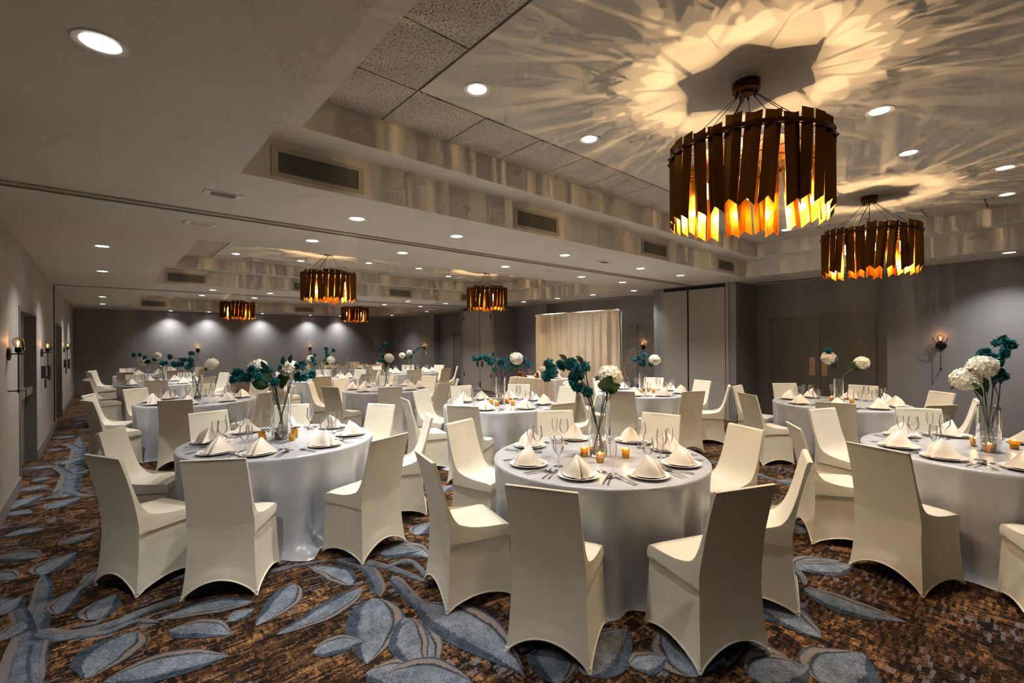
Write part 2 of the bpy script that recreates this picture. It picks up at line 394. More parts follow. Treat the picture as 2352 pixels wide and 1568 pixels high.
for pts, w0, w1 in (
    ([za(110, 1260), za(150, 1050), za(185, 930), za(225, 820), za(245, 700), za(240, 630)], .10, .03),
    ([za(190, 960), za(360, 980), za(620, 920), za(900, 810), za(1400, 650), za(1700, 580), za(1900, 550)], .06, .025),
    ([za(1900, 550), za(2050, 590), za(2110, 660), za(2140, 760)], .05, .05),
    ([za(1950, 545), za(2200, 600), za(2400, 680)], .05, .02), ([za(230, 860), za(330, 780), za(480, 700), za(620, 600)], .05, .02),
    ([za(150, 1000), za(120, 880), za(60, 800), za(-60, 760)], .05, .03), ([za(220, 1010), za(200, 1120), za(210, 1260)], .04, .03),
    ([za(420, 930), za(560, 900), za(560, 860)], .02, .02), ([za(300, 1000), za(600, 960), za(760, 900), za(900, 905)], .03, .02),
    ([zb(0, 640), zb(150, 800), zb(300, 880), zb(560, 1010), zb(720, 1190)], .05, .03), ([zb(-40, 600), zb(100, 560), zb(220, 690)], .03, .02),
    ([zd(430, 1400), zd(455, 1330), zd(480, 1240), zd(500, 1180), zd(525, 1080), zd(530, 990)], .12, .08),
    ([zd(440, 1340), zd(330, 1400), zd(120, 1440)], .06, .02), ([zd(470, 1260), zd(350, 1190), zd(200, 1225)], .06, .02),
    ([zd(480, 1250), zd(560, 1230), zd(620, 1200)], .06, .02), ([zd(440, 1360), zd(560, 1390), zd(660, 1380)], .05, .02), ([zd(520, 1080), zd(430, 1040), zd(340, 1060)], .06, .03),
    ([zc(-40, 700), zc(300, 890), zc(380, 1000)], .03, .02)):
    stem_flat(pts, w0, w1)
for k in range(60):
    cx = rnd.uniform(-0.5, 10.2); cyy = rnd.uniform(0.2, 20.3); a = rnd.uniform(0, 2 * PI)
    pts = []; x, y = cx, cyy
    for i in range(6): pts.append((x, y)); x += .42 * math.cos(a); y += .42 * math.sin(a); a += rnd.uniform(-.55, .55)
    ok = lambda p: -0.68 < p[0] < 10.5 and 0 < p[1] < 20.6 and all((Vector((p[0], p[1], 0)) - c).length > .55 for c in LEAFC[:N_MAN])
    if all(ok(p) for p in pts): stem_flat(pts, .055, .02)
    for i in range(1, 6):
        for sgn in (-1, 1):
            b = math.atan2(pts[i][1] - pts[i - 1][1], pts[i][0] - pts[i - 1][0]) + sgn * rnd.uniform(.5, 1.1); L = rnd.uniform(.35, .7)
            q = (pts[i][0] + L * math.cos(b), pts[i][1] + L * math.sin(b)); mid = ((pts[i][0] + q[0]) / 2, (pts[i][1] + q[1]) / 2)
            if ok(mid) and ok(q) and all((Vector((*mid, 0)) - c).length > .42 for c in LEAFC): leaf_flat(pts[i], q, L * rnd.uniform(.14, .2), rnd.uniform(-.12, .12))
co = link('leaf_pattern', cp.mesh('leaf_pattern', ['carpet_leaf', 'carpet_stem']), floor); co['kind'] = 'stuff'; co['label'] = 'slate blue leaves and stems woven into the carpet'

# walls
D1, D2 = (7.68, 9.45), (13.2, 14.9); DH = 2.10
wl = MB()
ys = [YB, D1[0], D1[1], D2[0], D2[1], YF + .2]
for i in (0, 2, 4): wl.box((XL - .16, ys[i], 0), (XL, ys[i + 1], Z2 + .1))
for d in (D1, D2): wl.box((XL - .16, d[0], DH), (XL, d[1], Z2 + .1))
struct('wall_left', wl, 'wallpaper_lit', label='grey fabric papered wall with two doors')
struct('wall_far', MB().box((XL - .2, YF, 0), (11.2, YF + .16, Z2 + .1)), 'wallpaper_grey', label='dark grey papered wall lit by downlight scallops')
struct('wall_near', MB().box((XL - .2, YB - .16, 0), (11.2, YB, Z2 + .1)), 'wallpaper_grey')
W1, A1, PX, W2, A2, W3, A3 = 10.0, 10.7, 9.6, 10.57, 10.9, 10.42, 10.75
PA, PB = (4.02, 5.88), (11.74, 13.66)
path = [(W1, YB), (W1, 1.68), (A1, 1.68), (A1, PA[0]), (PX, PA[0]), (PX, PA[1]), (A2, PA[1]), (A2, 10.3), (W2, 10.3), (W2, PB[0]), (PX, PB[0]), (PX, PB[1]), (A3, PB[1]), (A3, 16.75), (W3, 16.75), (W3, YF)]
wr = MB()
for (a, b) in zip(path, path[1:]):
    wr.quad((a[0], a[1], 0), (a[0], a[1], Z2 + .1), (b[0], b[1], Z2 + .1), (b[0], b[1], 0))
wr.box((11.2, YB, 0), (11.3, YF, Z2 + .1))
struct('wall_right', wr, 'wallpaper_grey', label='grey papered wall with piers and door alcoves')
bb = MB()
for i in (0, 2, 4): bb.box((XL, ys[i], 0), (XL + .018, min(ys[i + 1], YF), .15))
struct('baseboard_left', bb, 'baseboard_paint')
struct('baseboard_far', MB().box((XL, YF - .018, 0), (W3, YF, .15)), 'baseboard_paint')
bb = MB()
for (a, b) in zip(path, path[1:]):
    if abs(a[0] - b[0]) < 1e-6: bb.box((a[0] - .018, a[1], 0), (a[0], b[1], .15))
    else:
        # walls across the room: the board stands on the open side
        s = 1 if b[0] > a[0] else -1
        y = a[1]; bb.box((min(a[0], b[0]) - .018, y - (.0 if s > 0 else .018), 0), (max(a[0], b[0]), y + (.018 if s > 0 else 0), .15))
struct('baseboard_right', bb, 'baseboard_paint')

# ceiling: lower soffit round three trays
so = MB(); T = .05
so.box((XL - .1, YB - .1, CZ), (TX0, YF + .1, CZ + T)); so.box((TX1, YB - .1, CZ), (11.3, YF + .1, CZ + T))
edges = [YB - .1] + [v for t in TRAYS for v in t] + [YF + .1]
for i in range(0, len(edges), 2): so.box((TX0, edges[i], CZ), (TX1, edges[i + 1], CZ + T))
ceiling = struct('ceiling', so, 'ceiling_paint', label='cream ceiling soffit around three recessed trays')
def ring(mb, x0, x1, y0, y1, za_, zb_, t):
    mb.box((x0 - t, y0 - t, za_), (x0, y1 + t, zb_)); mb.box((x1, y0 - t, za_), (x1 + t, y1 + t, zb_))
    mb.box((x0, y0 - t, za_), (x1, y0, zb_)); mb.box((x0, y1, za_), (x1, y1 + t, zb_))
tile_me = MB().box((-.5, -.5, 0), (.5, .5, .015)).mesh('ceiling_tile', 'acoustic_tile')
for (y0, y1) in TRAYS:
    mb = MB(); ring(mb, TX0, TX1, y0, y1, CZ + T, Z1, .02)
    l = LEDGE; mb.box((TX0, y0, Z1), (TX0 + l, y1, Z1 + .02)); mb.box((TX1 - l, y0, Z1), (TX1, y1, Z1 + .02))
    mb.box((TX0 + l, y0, Z1), (TX1 - l, y0 + l, Z1 + .02)); mb.box((TX0 + l, y1 - l, Z1), (TX1 - l, y1, Z1 + .02))
    ring(mb, TX0 + l, TX1 - l, y0 + l, y1 - l, Z1 + .02, Z2 + .03, .02)
    struct('tray_sides', mb, 'ceiling_paint', ceiling)
    ix0, ix1, iy0, iy1 = TX0 + l, TX1 - l, y0 + l, y1 - l
    ts = .592; g = .006
    cxs = [ix0, 1.615] + [1.615 + ts * (i + 1) for i in range(12)]; cxs = [c for c in cxs if c < ix1 - .1] + [ix1]
    cys = [iy0] + [iy1 - .55 - ts * i for i in range(int((iy1 - iy0 - .75) / ts), -1, -1)] + [iy1]
    px0, px1, py0, py1 = cxs[1], cxs[-2], cys[1], cys[-2]
    struct('tray_panel', MB().box((px0 + .012, py0 + .012, Z2), (px1 - .012, py1 - .012, Z2 + .02)), 'ceiling_paint', ceiling)
    struct('tray_backing', MB().box((ix0, iy0, Z2 + .022), (ix1, iy1, Z2 + .04)), 'vent_dark', ceiling)
    for i in range(len(cxs) - 1):
        for j in range(len(cys) - 1):
            if 0 < i < len(cxs) - 2 and 0 < j < len(cys) - 2: continue
            o = link('ceiling_tile', tile_me, ceiling, ((cxs[i] + cxs[i + 1]) / 2, (cys[j] + cys[j + 1]) / 2, Z2))
            o.scale = (cxs[i + 1] - cxs[i] - 2 * g, cys[j + 1] - cys[j] - 2 * g, 1)
# partition tracks across the soffit
for k, ty in enumerate(TRACKS):
    tr = struct('trim_%d' % (k + 1), MB().box((XL, ty - .10, CZ - .012), (PX, ty - .02, CZ)).box((XL, ty + .02, CZ - .012), (PX, ty + .05, CZ)), 'track_metal', label='metal partition track across the ceiling')
    link('track_slot', MB().box((XL, ty - .02, CZ - .006), (PX, ty + .02, CZ - .001)).mesh('track_slot', 'black_gap'), tr)
struct('trim_3', MB().box((XL, 12.70, 0), (XL + .012, 12.80, CZ - .013)).box((XL, 4.9, 0), (XL + .012, 5.0, CZ - .013)), 'black_gap', label='dark vertical partition jamb on the left wall')

# ------------------------------------------------------------------ doors
def left_door(n, y0, y1, bars, label):
    fr = MB(); x = XL; t = .05
    fr.box((x - .16, y0, 0), (x + .012, y0 + t, DH)); fr.box((x - .16, y1 - t, 0), (x + .012, y1, DH)); fr.box((x - .16, y0 + t, DH - t), (x + .012, y1 - t, DH))
    d = struct('door_%d' % n, fr, 'door_frame_paint', label=label)
    ym = (y0 + y1) / 2
    for a, b in ((y0 + t, ym - .003), (ym + .003, y1 - t)):
        lf = link('door_leaf', MB().box((x - .15, a, .01), (x - .105, b, DH - t)).mesh('door_leaf', 'door_paint'), d)
        if bars:
            link('panic_bar', MB().box((x - .105, a + .08, .98), (x - .02, b - .08, 1.07)).box((x - .105, a + .05, .96), (x - .06, a + .16, 1.09)).mesh('panic_bar', 'steel'), lf)
        else:
            link('lever_handle', MB().lathe([(.03, 0), (.03, .012), (.012, .012), (.012, .05)], 12).xf(Matrix.Translation((x - .105, b - .07 if a < ym - .5 else a + .07, 1.0)) @ Matrix.Rotation(PI / 2, 4, 'Y')).box((x - .06, b - .18, .985), (x - .045, b - .06, 1.01)).mesh('lever_handle', 'steel'), lf)
        link('hinge', MB().box((x - .105, a, .3), (x - .095, a + .03, .4)).box((x - .105, a, 1.65), (x - .095, a + .03, 1.75)).mesh('hinge', 'steel'), lf)
    link('door_closer', MB().box((x - .104, y0 + .1, DH - .16), (x - .05, y0 + .35, DH - .09)).mesh('door_closer', 'steel'), d)
left_door(1, *D1, True, 'grey double door with steel panic bars in left wall')
left_door(2, *D2, False, 'grey door with lever handle further along left wall')

def alcove_door(n, x, y0, y1, top, label, plates=True):
    f = MB(); t = .06
    f.box((x - .04, y0, 0), (x, y0 + t, top)); f.box((x - .04, y1 - t, 0), (x, y1, top)); f.box((x - .04, y0 + t, top - t), (x, y1 - t, top))
    ym = (y0 + y1) / 2; f.box((x - .04, ym - .025, 0), (x, ym + .025, top - t))
    d = struct('door_%d' % n, f, 'door_frame_paint', label=label)
    for a, b, near in ((y0 + t, ym - .025, 1), (ym + .025, y1 - t, 0)):
        lf = link('door_leaf', MB().box((x - .015, a, .01), (x, b, top - t)).mesh('door_leaf', 'door_paint'), d)
        if plates:
            yy = b - .13 if near else a + .03
            link('push_plate', MB().box((x - .02, yy, .93), (x - .015, yy + .10, 1.29)).mesh('push_plate', 'brass_plate'), lf)
alcove_door(3, A1, 1.95, 3.80, 2.14, 'grey double doors with brass push plates in the right alcove')
alcove_door(4, A3, 14.0, 15.8, 2.05, 'dark grey door in the far right alcove', False)
alcove_door(5, A2, 6.5, 7.9, 2.14, 'grey door behind the cream drape', False)

def pocket_door(n, x, y0, y1, ys_, gap, label, handles):
    f = MB(); f.box((x - .02, y0, 0), (x, y0 + .06, CZ - .013)); f.box((x - .02, y1 - .06, 0), (x, y1, CZ - .013))
    d = struct('door_%d' % n, f, 'track_metal', label=label)
    link('shadow_gap', MB().box((x - .004, y0 + .06, .01), (x, y1 - .06, CZ - .014)).mesh('shadow_gap', 'black_gap'), d)
    for a, b, s in ((y0 + .07, ys_ - gap, 1), (ys_ + gap, y1 - .07, -1)):
        lf = link('door_panel', MB().box((x - .03, a, .02), (x - .005, b, CZ - .09)).mesh('door_panel', 'wallpaper_lit'), d)
        if handles:
            yy = (b - .17, b - .07) if s > 0 else (a + .07, a + .17)
            link('flush_handle', MB().box((x - .036, yy[0], .80), (x - .03, yy[1], .98)).mesh('flush_handle', 'black_plastic'), lf)
            yh = (a, a + .04) if s > 0 else (b - .04, b)
            link('hinge', MB().box((x - .04, yh[0], .45), (x - .03, yh[1], .6)).box((x - .04, yh[0], 2.4), (x - .03, yh[1], 2.55)).mesh('hinge', 'black_iron'), lf)
            link('flush_bolt', MB().box((x - .036, b - .03 if s > 0 else a + .005, .1), (x - .03, b - .005 if s > 0 else a + .03, .28)).mesh('flush_bolt', 'black_iron'), lf)
pocket_door(6, PX, 4.16, 5.68, 5.03, .02, 'papered partition closet doors in the right-hand pier', False)
pocket_door(7, PX, PB[0] + .05, PB[1] - .18, 12.48, .015, 'papered partition closet doors in the far pier with black handles', True)

# ------------------------------------------------------------------ ceiling fittings
trim_me = MB().lathe([(.062, 0), (.066, -.004), (.088, -.006), (.090, 0)], 28).mesh('downlight_trim', 'white_plastic', 40)
lens_me = MB().lathe([(.0005, -.0015), (.03, -.0018), (.062, -.001)], 28).mesh('downlight_lens', 'downlight_lens', 60)
ORD = ['first', 'second', 'third', 'fourth', 'fifth', 'sixth', 'seventh']
def spot_data(power):
    l = bpy.data.lights.new('downlight', 'SPOT'); l.energy = power; l.color = C_COOL; l.spot_size = R(116); l.spot_blend = 1.0; l.shadow_soft_size = 0.035; return l
SPOT, TSPOT = spot_data(P_SPOT), spot_data(P_TRAYSPOT)
def point_data(name, power, col, rad):
    l = bpy.data.lights.new(name, 'POINT'); l.energy = power; l.color = col; l.shadow_soft_size = rad; return l
BULB, CANDLE, SCONCE = point_data('bulb_light', P_BULB, C_BULB, .002), point_data('candle_light', P_CANDLE, C_CANDLE, .008), point_data('sconce_light', P_SCONCE, C_SCONCE, .012)
def downlight(x, y, z, label):
    o = link('downlight', trim_me, None, (x, y, z)); tag(o, label, 'downlight', 'recessed ceiling downlights')
    link('lens', lens_me, o)
    link('downlight_beam', TSPOT if z > 3 else SPOT, o, (0, 0, -.012))
XS = (1.82, 2.97, 4.76, 6.6, 7.88)
for yy, nm in ((4.28, 'row just before the near ceiling track'), (5.53, 'row just behind the near ceiling track'), (11.98, 'row just before the far ceiling track'), (13.48, 'row just behind the far ceiling track'), (20.36, 'row along the dark far wall')):
    for i, x in enumerate(XS): downlight(x, yy, CZ, '%s downlight from the left, %s' % (ORD[i], nm))
for i, yy in enumerate((2.42, 7.42, 9.95, 15.3, 18.0)): downlight(0.0, yy, CZ, '%s nearest downlight of the left soffit line' % ORD[i])
downlight(0.0, -0.1, CZ, 'downlight of the left soffit above the camera')
for i, yy in enumerate((0.24, 6.28, 7.5, 8.74, 10.1, 15.6, 18.5)): downlight(9.40, yy, CZ, '%s nearest downlight of the right soffit line' % ORD[i])
for i, (x, yy) in enumerate(((1.91, 2.50), (3.1, 2.5), (4.38, .77), (5.57, .77), (6.8, .2), (8.08, .22), (8.0, 2.57))):
    downlight(x, yy, Z2, '%s, near ceiling tray' % ('downlight nearest the tiled corner', 'downlight left of the big chandelier', 'downlight right of the big chandelier', 'second downlight right of the big chandelier', 'upper downlight at the right picture edge', 'lower downlight at the right picture edge', 'downlight under the chandeliers by the tray corner', 'downlight overhead on the left', 'second downlight overhead')[i])
for i, (x, yy) in enumerate(((1.91, 10.1), (3.1, 10.13), (4.3, 9.5), (5.5, 9.47), (6.76, 10.13), (2.0, 7.6), (5.0, 7.6), (8.0, 7.6))):
    downlight(x, yy, Z2, '%s downlight of the middle ceiling tray' % (ORD + ['last'])[i])
for i, (x, yy) in enumerate(((2.0, 17.9), (4.6, 17.9), (7.4, 17.9))): downlight(x, yy, Z2, '%s downlight of the far ceiling tray' % ORD[i])

# air grilles on the tray sides
for (y0, y1), nm in zip(TRAYS, ('near', 'middle', 'far')):
    for i, x in enumerate((.96, 3.3, 5.68, 8.0)):
        g = MB().box((-.345, -.010, -.105), (.345, 0, -.075)).box((-.345, -.010, .075), (.345, 0, .105)).box((-.345, -.010, -.075), (-.30, 0, .075)).box((.30, -.010, -.075), (.345, 0, .075))
        o = link('air_grille', g.mesh('air_grille', 'grille_paint'), None, (x + .3, y1, 2.965)); tag(o, '%s wall air grille from the left in the %s ceiling tray' % (ORD[i], nm), 'air grille', 'air grilles')
        lv = MB().box((-.30, -.002, -.075), (.30, -.0005, .075))
        for k in range(15):
            z = -.07 + k * .01; lv.quad((-.30, -.008, z), (.30, -.008, z), (.30, -.003, z + .006), (-.30, -.003, z + .006))
        s_ = link('louvres', lv.mesh('louvres', 'grille_dark'), o); s_['kind'] = 'stuff'
for i, (x, yy, dk) in enumerate(((.72, 4.25, 1), (.73, 5.43, 0), (5.62, 4.27, 1), (5.62, 5.41, 0), (5.7, 12.1, 0), (1.0, 12.5, 0), (1.0, 13.2, 0))):
    o = link('speaker_plate', MB().box((-.13, -.06, -.008), (.13, .06, 0)).mesh('speaker_plate', 'white_plastic'), None, (x, yy, CZ))
    tag(o, ('dark-centred', 'pale')[1 - dk] + ' square ceiling plate, ' + ('left, before the near track', 'left, behind the near track', 'middle, before the near track', 'middle, behind the near track', 'before the far track', 'left before the far track', 'left behind the far track')[i], 'vent', 'small ceiling plates')
    link('plate_grille', MB().box((-.085, -.045, -.010), (.085, .045, -.008)).mesh('plate_grille', 'black_plastic' if dk else 'grille_paint'), o)
for i, (x, yy, L) in enumerate(((10.2, 2.9, 1.0), (10.45, 8.2, 1.3), (10.35, 15.2, 1.0))):
    o = link('slot_diffuser', MB().box((-.09, -L, -.006), (.09, L, 0)).mesh('slot_diffuser', 'ceiling_paint'), None, (x, yy, CZ)); tag(o, 'long slot air diffuser over the %s alcove' % ('right-hand', 'draped', 'far right')[i], 'diffuser', 'alcove air diffusers')
    link('slot', MB().box((-.06, -L + .04, -.008), (.06, L - .04, -.006)).mesh('slot', 'vent_dark'), o)
for i, (x, yy, z) in enumerate(((5.9, 2.0, Z2), (7.1, .95, Z2), (2.0, 8.2, Z2), (6.1, 8.3, Z2), (0, 10.4, CZ), (0, 16.1, CZ), (5.2, 5.85, CZ), (2.6, 12.3, CZ), (8.6, 12.3, CZ), (9.3, 6.9, CZ))):
    o = link('sprinkler_cap', MB().lathe([(.0005, -.012), (.03, -.012), (.04, -.006), (.042, 0)], 16).mesh('sprinkler_cap', 'white_plastic', 40), None, (x, yy, z))
    tag(o, 'small round sprinkler cap ' + ('under the near tray, left one', 'under the near tray, right one', 'under the middle tray, left one', 'under the middle tray, right one', 'of the left soffit, nearer one', 'of the left soffit, farther one', 'just behind the near ceiling track', 'left, before the far ceiling track', 'right, before the far ceiling track', 'on the soffit over the drape')[i], 'sprinkler', 'ceiling sprinkler caps')

# ------------------------------------------------------------------ chandeliers
NS = 28; CR = .475
def strip_mesh(h, skew):
    m_ = MB(); wd = .0445; t = .0012
    # folded brass strip: ridge outward, top and bottom cut to points, slightly splayed
    for s in (-1, 1):
        def P(u, z, inner): return (s * wd * u + skew * z, -CR - .014 + .030 * u + (.0014 if inner else 0), z)
        z0a, z0b, z1a, z1b = -.445 + h + .02, -.445 + h - .02, .065 + h - .008, .065 + h + .014
        q = [P(0, z0a, 0), P(1, z0b, 0), P(1, z1b, 0), P(0, z1a, 0)]; q2 = [P(0, z0a, 1), P(1, z0b, 1), P(1, z1b, 1), P(0, z1a, 1)]
        m_.cm = 1; m_.quad(*(q if s > 0 else q[::-1])); m_.cm = 0; m_.quad(*(q2[::-1] if s > 0 else q2))
        m_.cm = 1
        for i in range(4): j = (i + 1) % 4; m_.quad(q[j], q[i], q2[i], q2[j])
    return m_.mesh('brass_strip', ['chandelier_brass', 'strip_outer'])
strips = [strip_mesh(0.014, .05), strip_mesh(-.018, -.02), strip_mesh(.002, .09)]
def make_chandelier(n, loc, label):
    root = link('chandelier', None, None, loc); root.empty_display_size = .2; tag(root, label, 'chandelier', 'brass strip chandeliers')
    zc_ = loc[2]; dz = Z2 - zc_
    if n == 0:
        me = {}
        me['canopy'] = MB().lathe([(.0005, 0), (.085, 0), (.085, -.055), (.08, -.06), (.035, -.06), (.032, -.075), (.0005, -.075)], 28).mesh('canopy', 'bronze_dark', 40)
        b = MB().lathe([(CR + .014, -.012), (CR + .019, -.012), (CR + .019, .014), (CR + .014, .014), (CR + .014, -.012)], 84)
        me['band'] = b.mesh('band', 'bronze_dark', 40)
        b = MB().lathe([(CR - .03, -.006), (CR - .022, -.006), (CR - .022, .006), (CR - .03, .006), (CR - .03, -.006)], 56)
        for i in range(4): a = i * PI / 4; b.tube([(math.cos(a) * (CR - .026), math.sin(a) * (CR - .026), 0), (-math.cos(a) * (CR - .026), -math.sin(a) * (CR - .026), 0)], .006, 6)
        me['inner_frame'] = b.mesh('inner_frame', 'bronze_dark', 40)
        b = MB()
        for i in range(NS):
            a = 2 * PI * i / NS - PI / 2; M = Matrix.Rotation(a, 4, 'Z') @ Matrix.Translation((CR + .019, 0, 0)) @ Matrix.Rotation(PI / 2, 4, 'Y'); k = MB().lathe([(.009, -.002), (.009, .005), (.005, .009), (.0005, .010)], 8); b.join(k, M)
        me['band_bolts'] = b.mesh('band_bolts', 'bronze_dark', 40)
        b = MB().lathe([(.0125, -.02), (.014, 0), (.014, .06), (.0125, .07), (.0005, .07)], 10); me['socket'] = b.mesh('socket', 'bronze_dark', 40)
        me['bulb'] = MB().lathe([(.0005, -.165), (.0065, -.16), (.0065, -.05), (.0005, -.045)], 6).mesh('bulb', 'chandelier_filament', 60)
        me['added_baffle'] = MB().lathe([(.0005, .004), (.31, .004), (.31, .001), (.0005, .001)], 40).mesh('added_baffle', 'bronze_dark', 40)  # unseen disc added above the bulbs to block upward light into ceiling streaks
        make_chandelier.me = me
    me = make_chandelier.me
    link('canopy', me['canopy'], root, (0, 0, dz)); link('band', me['band'], root); link('inner_frame', me['inner_frame'], root)
    bo = link('band_bolts', me['band_bolts'], root); bo['kind'] = 'stuff'
    for i in range(NS):
        a = 2 * PI * i / NS; link('brass_strip', strips[(i * 2 + (i // 3)) % 3], root, None, (0, 0, a))
    for i in range(8):
        a = 2 * PI * i / 8 + .2
        if not hasattr(make_chandelier, 'cable') or make_chandelier.cdz != dz:
            make_chandelier.cable = MB().tube([(.06, 0, dz - .065), (.063, 0, dz - .09)], .006, 6).tube([(.063, 0, dz - .09), (CR - .02, 0, .012)], .0022, 5).mesh('cable', 'black_iron'); make_chandelier.cdz = dz
        link('cable', make_chandelier.cable, root, None, (0, 0, a))
    link('power_cord', MB().tube([(0.01, 0, dz - .07), (-.03, .02, dz - .14), (-.10, .05, dz - .24), (-.16, .07, .14), (-.18, .08, .0)], .004, 6).mesh('power_cord', 'black_plastic', 40), root)
    link('added_baffle', me['added_baffle'], root)
    for i in range(6):
        a = 2 * PI * i / 6 + .35; s_ = link('socket', me['socket'], root, (.30 * math.cos(a), .30 * math.sin(a), -.06)); link('bulb', me['bulb'], s_); link('bulb_light', BULB, s_, (0, 0, -.18))
CHZ = 2.885
CH = [((3.22, 1.27, CHZ), 'large brass strip chandelier nearest the camera, upper right'), ((6.92, 1.32, CHZ), 'brass strip chandelier above the grey double doors at right'),
      ((3.17, 8.75, CHZ), 'brightly glowing brass chandelier in the middle tray, left one'), ((6.98, 8.8, CHZ), 'brass chandelier left of the cream drape in middle tray'),
      ((3.2, 16.7, CHZ), 'far brass chandelier on the left, before the dark wall'), ((7.0, 16.7, CHZ), 'smallest far brass chandelier before the dark wall')]
for i, (l, t_) in enumerate(CH): make_chandelier(i, l, t_)

# ------------------------------------------------------------------ wall sconces
def sc_meshes():
    d = {}
    # local frame: wall at y=0, room towards -y
    rx = Matrix.Rotation(PI / 2, 4, 'X')
    d['backplate'] = MB().lathe([(.0005, .024), (.055, .024), (.065, .016), (.066, 0)], 28).xf(rx).mesh('backplate', 'black_iron', 40)
    d['arm'] = MB().tube([(0, -.02, 0), (0, -.115, 0)], .007, 8).mesh('arm', 'black_iron', 60)
    d['rod'] = MB().tube([(0, -.075, .02), (0, -.075, -.40)], .005, 8).lathe([(.0005, .012), (.012, .008), (.015, 0), (.012, -.008), (.0005, -.012)], 12, (0, -.075, -.375)).tube([(0, 0, -.375), (0, -.075, -.375)], .006, 8).mesh('rod', 'black_iron', 50)
    pts = [(.085 * math.sin(a), -.115, .115 - .085 * math.cos(a)) for a in [R(-100 + i * 10) for i in range(21)]]
    d['fork'] = MB().tube(pts, .005, 8).mesh('fork', 'black_iron', 60)
    d['socket'] = MB().lathe([(.012, -.01), (.024, .0), (.026, .045), (.020, .05), (.0005, .05)], 16, (0, -.075, .02)).mesh('socket', 'black_iron', 50)
    d['globe'] = MB().lathe([(.018, .06), (.028, .078), (.042, .10), (.047, .12), (.040, .148), (.024, .162), (.0005, .168)], 20, (0, -.075, .0)).mesh('globe', 'bulb_glass', 60)
    d['filament'] = MB().lathe([(.0005, .098), (.009, .104), (.010, .120), (.0005, .126)], 8, (0, -.075, 0)).mesh('filament', 'sconce_filament', 60)
    return d
SM = sc_meshes()
def sconce(loc, rz, label):
    o = link('wall_sconce', SM['backplate'], None, loc, (0, 0, rz)); tag(o, label, 'wall lamp', 'black iron wall sconces')
    for k in ('arm', 'rod', 'fork', 'socket', 'globe'): c = link(k, SM[k], o)
    link('filament', SM['filament'], c); link('sconce_light', SCONCE, o, (0, -.075, .142))
sconce((XL, 6.85, 1.56), -PI / 2 + PI, 'black iron sconce nearest the camera on the left wall')
sconce((XL, 10.2, 1.53), PI / 2, 'black iron sconce between the two left-hand doors')
sconce((XL, 15.7, 1.53), PI / 2, 'black iron sconce beyond the second left-hand door')
sconce((2.65, YF, 1.42), 0, 'left black sconce on the dark far wall')
sconce((6.68, YF, 1.42), 0, 'right black sconce on the dark far wall')
sconce((W3, 17.5, 1.40), -PI / 2, 'black sconce in the far right corner by the alcove')
sconce((A2, 6.98, 1.47), -PI / 2, 'black sconce between cream drape and partition closet')
sconce((W1, 1.0, 1.54), -PI / 2, 'black sconce on the right wall by the double doors')

def telephone(y, z, label):
    b = MB().box((0, -.045, -.09), (.05, .045, .10)); o = link('wall_telephone', b.mesh('wall_telephone', 'black_plastic'), None, (XL, y, z)); tag(o, label, 'telephone', 'black wall telephones')
    pts = [(.075 + .02 * math.cos(a), 0, .115 * math.sin(a)) for a in [R(-75 + i * 15) for i in range(11)]]
    link('handset', MB().tube(pts, [.03, .032, .022, .018, .017, .017, .017, .018, .022, .032, .03], 10).mesh('handset', 'black_plastic', 60), o)
    pts = [(.045 + .012 * math.cos(i * .9), .012 * math.sin(i * .9), -.09 - .006 * i if i < 26 else -.09 - .006 * (52 - i)) for i in range(48)]
    link('coiled_cord', MB().tube(pts, .005, 6).mesh('coiled_cord', 'black_plastic', 60), o)
telephone(10.25, 1.22, 'black wall telephone under the middle left-hand sconce'); telephone(15.75, 1.18, 'black wall telephone under the farthest left-hand sconce')
for i, (loc, rz, lb) in enumerate((((W3, 17.35, 1.18), -PI / 2, 'white wall switch under the far corner sconce'), ((XL, 16.2, .38), PI / 2, 'white outlet low on the left wall near far corner'), ((A2, 6.75, 1.2), -PI / 2, 'small dark wall plate right of the cream drape'))):
    o = link('wall_plate', MB().box((-.035, -.008, -.057), (.035, 0, .057)).mesh('wall_plate', 'white_plastic' if i < 2 else 'vent_dark'), None, loc, (0, 0, rz)); tag(o, lb, 'switch')
    link('rocker', MB().box((-.015, -.012, -.03), (.015, -.008, .03)).mesh('rocker', 'white_plastic'), o)

# ------------------------------------------------------------------ drape behind the head table
def drape_fn(u, v):
    y = 6.60 + 2.82 * u; f = .035 * math.sin(u * 78 + math.sin(u * 9) * 2) + .018 * math.sin(u * 143 + 1) + .012 * math.sin(u * 31)
    gath = .35 + .65 * min(1, (1 - v) * 6); return (9.25 + f * gath, y, .02 + (2.40 - .02) * v)
dr = link('pipe_and_drape', MB().grid(drape_fn, 340, 10).mesh('pipe_and_drape', 'drape_cream', 180)); tag(dr, 'tall cream backdrop curtain on a pipe behind the head table', 'curtain')
link('crossbar', MB().tube([(9.25, 6.56, 2.375), (9.25, 9.46, 2.375)], .019, 10).mesh('crossbar', 'steel', 60), dr)
for y in (6.58, 9.44):
    link('upright', MB().tube([(9.33, y, 0.01), (9.33, y, 2.38)], .02, 10).mesh('upright', 'steel', 60), dr); link('base_plate', MB().box((9.13, y - .2, .001), (9.53, y + .2, .012)).mesh('base_plate', 'black_iron'), dr)
link('heading', MB().grid(lambda u, v: (9.25 + .024 * math.cos(v * 2 * PI) + .008 * math.sin(u * 300), 6.60 + 2.82 * u, 2.375 + .034 * math.sin(v * 2 * PI)), 200, 8).mesh('heading', 'drape_cream', 180), dr)

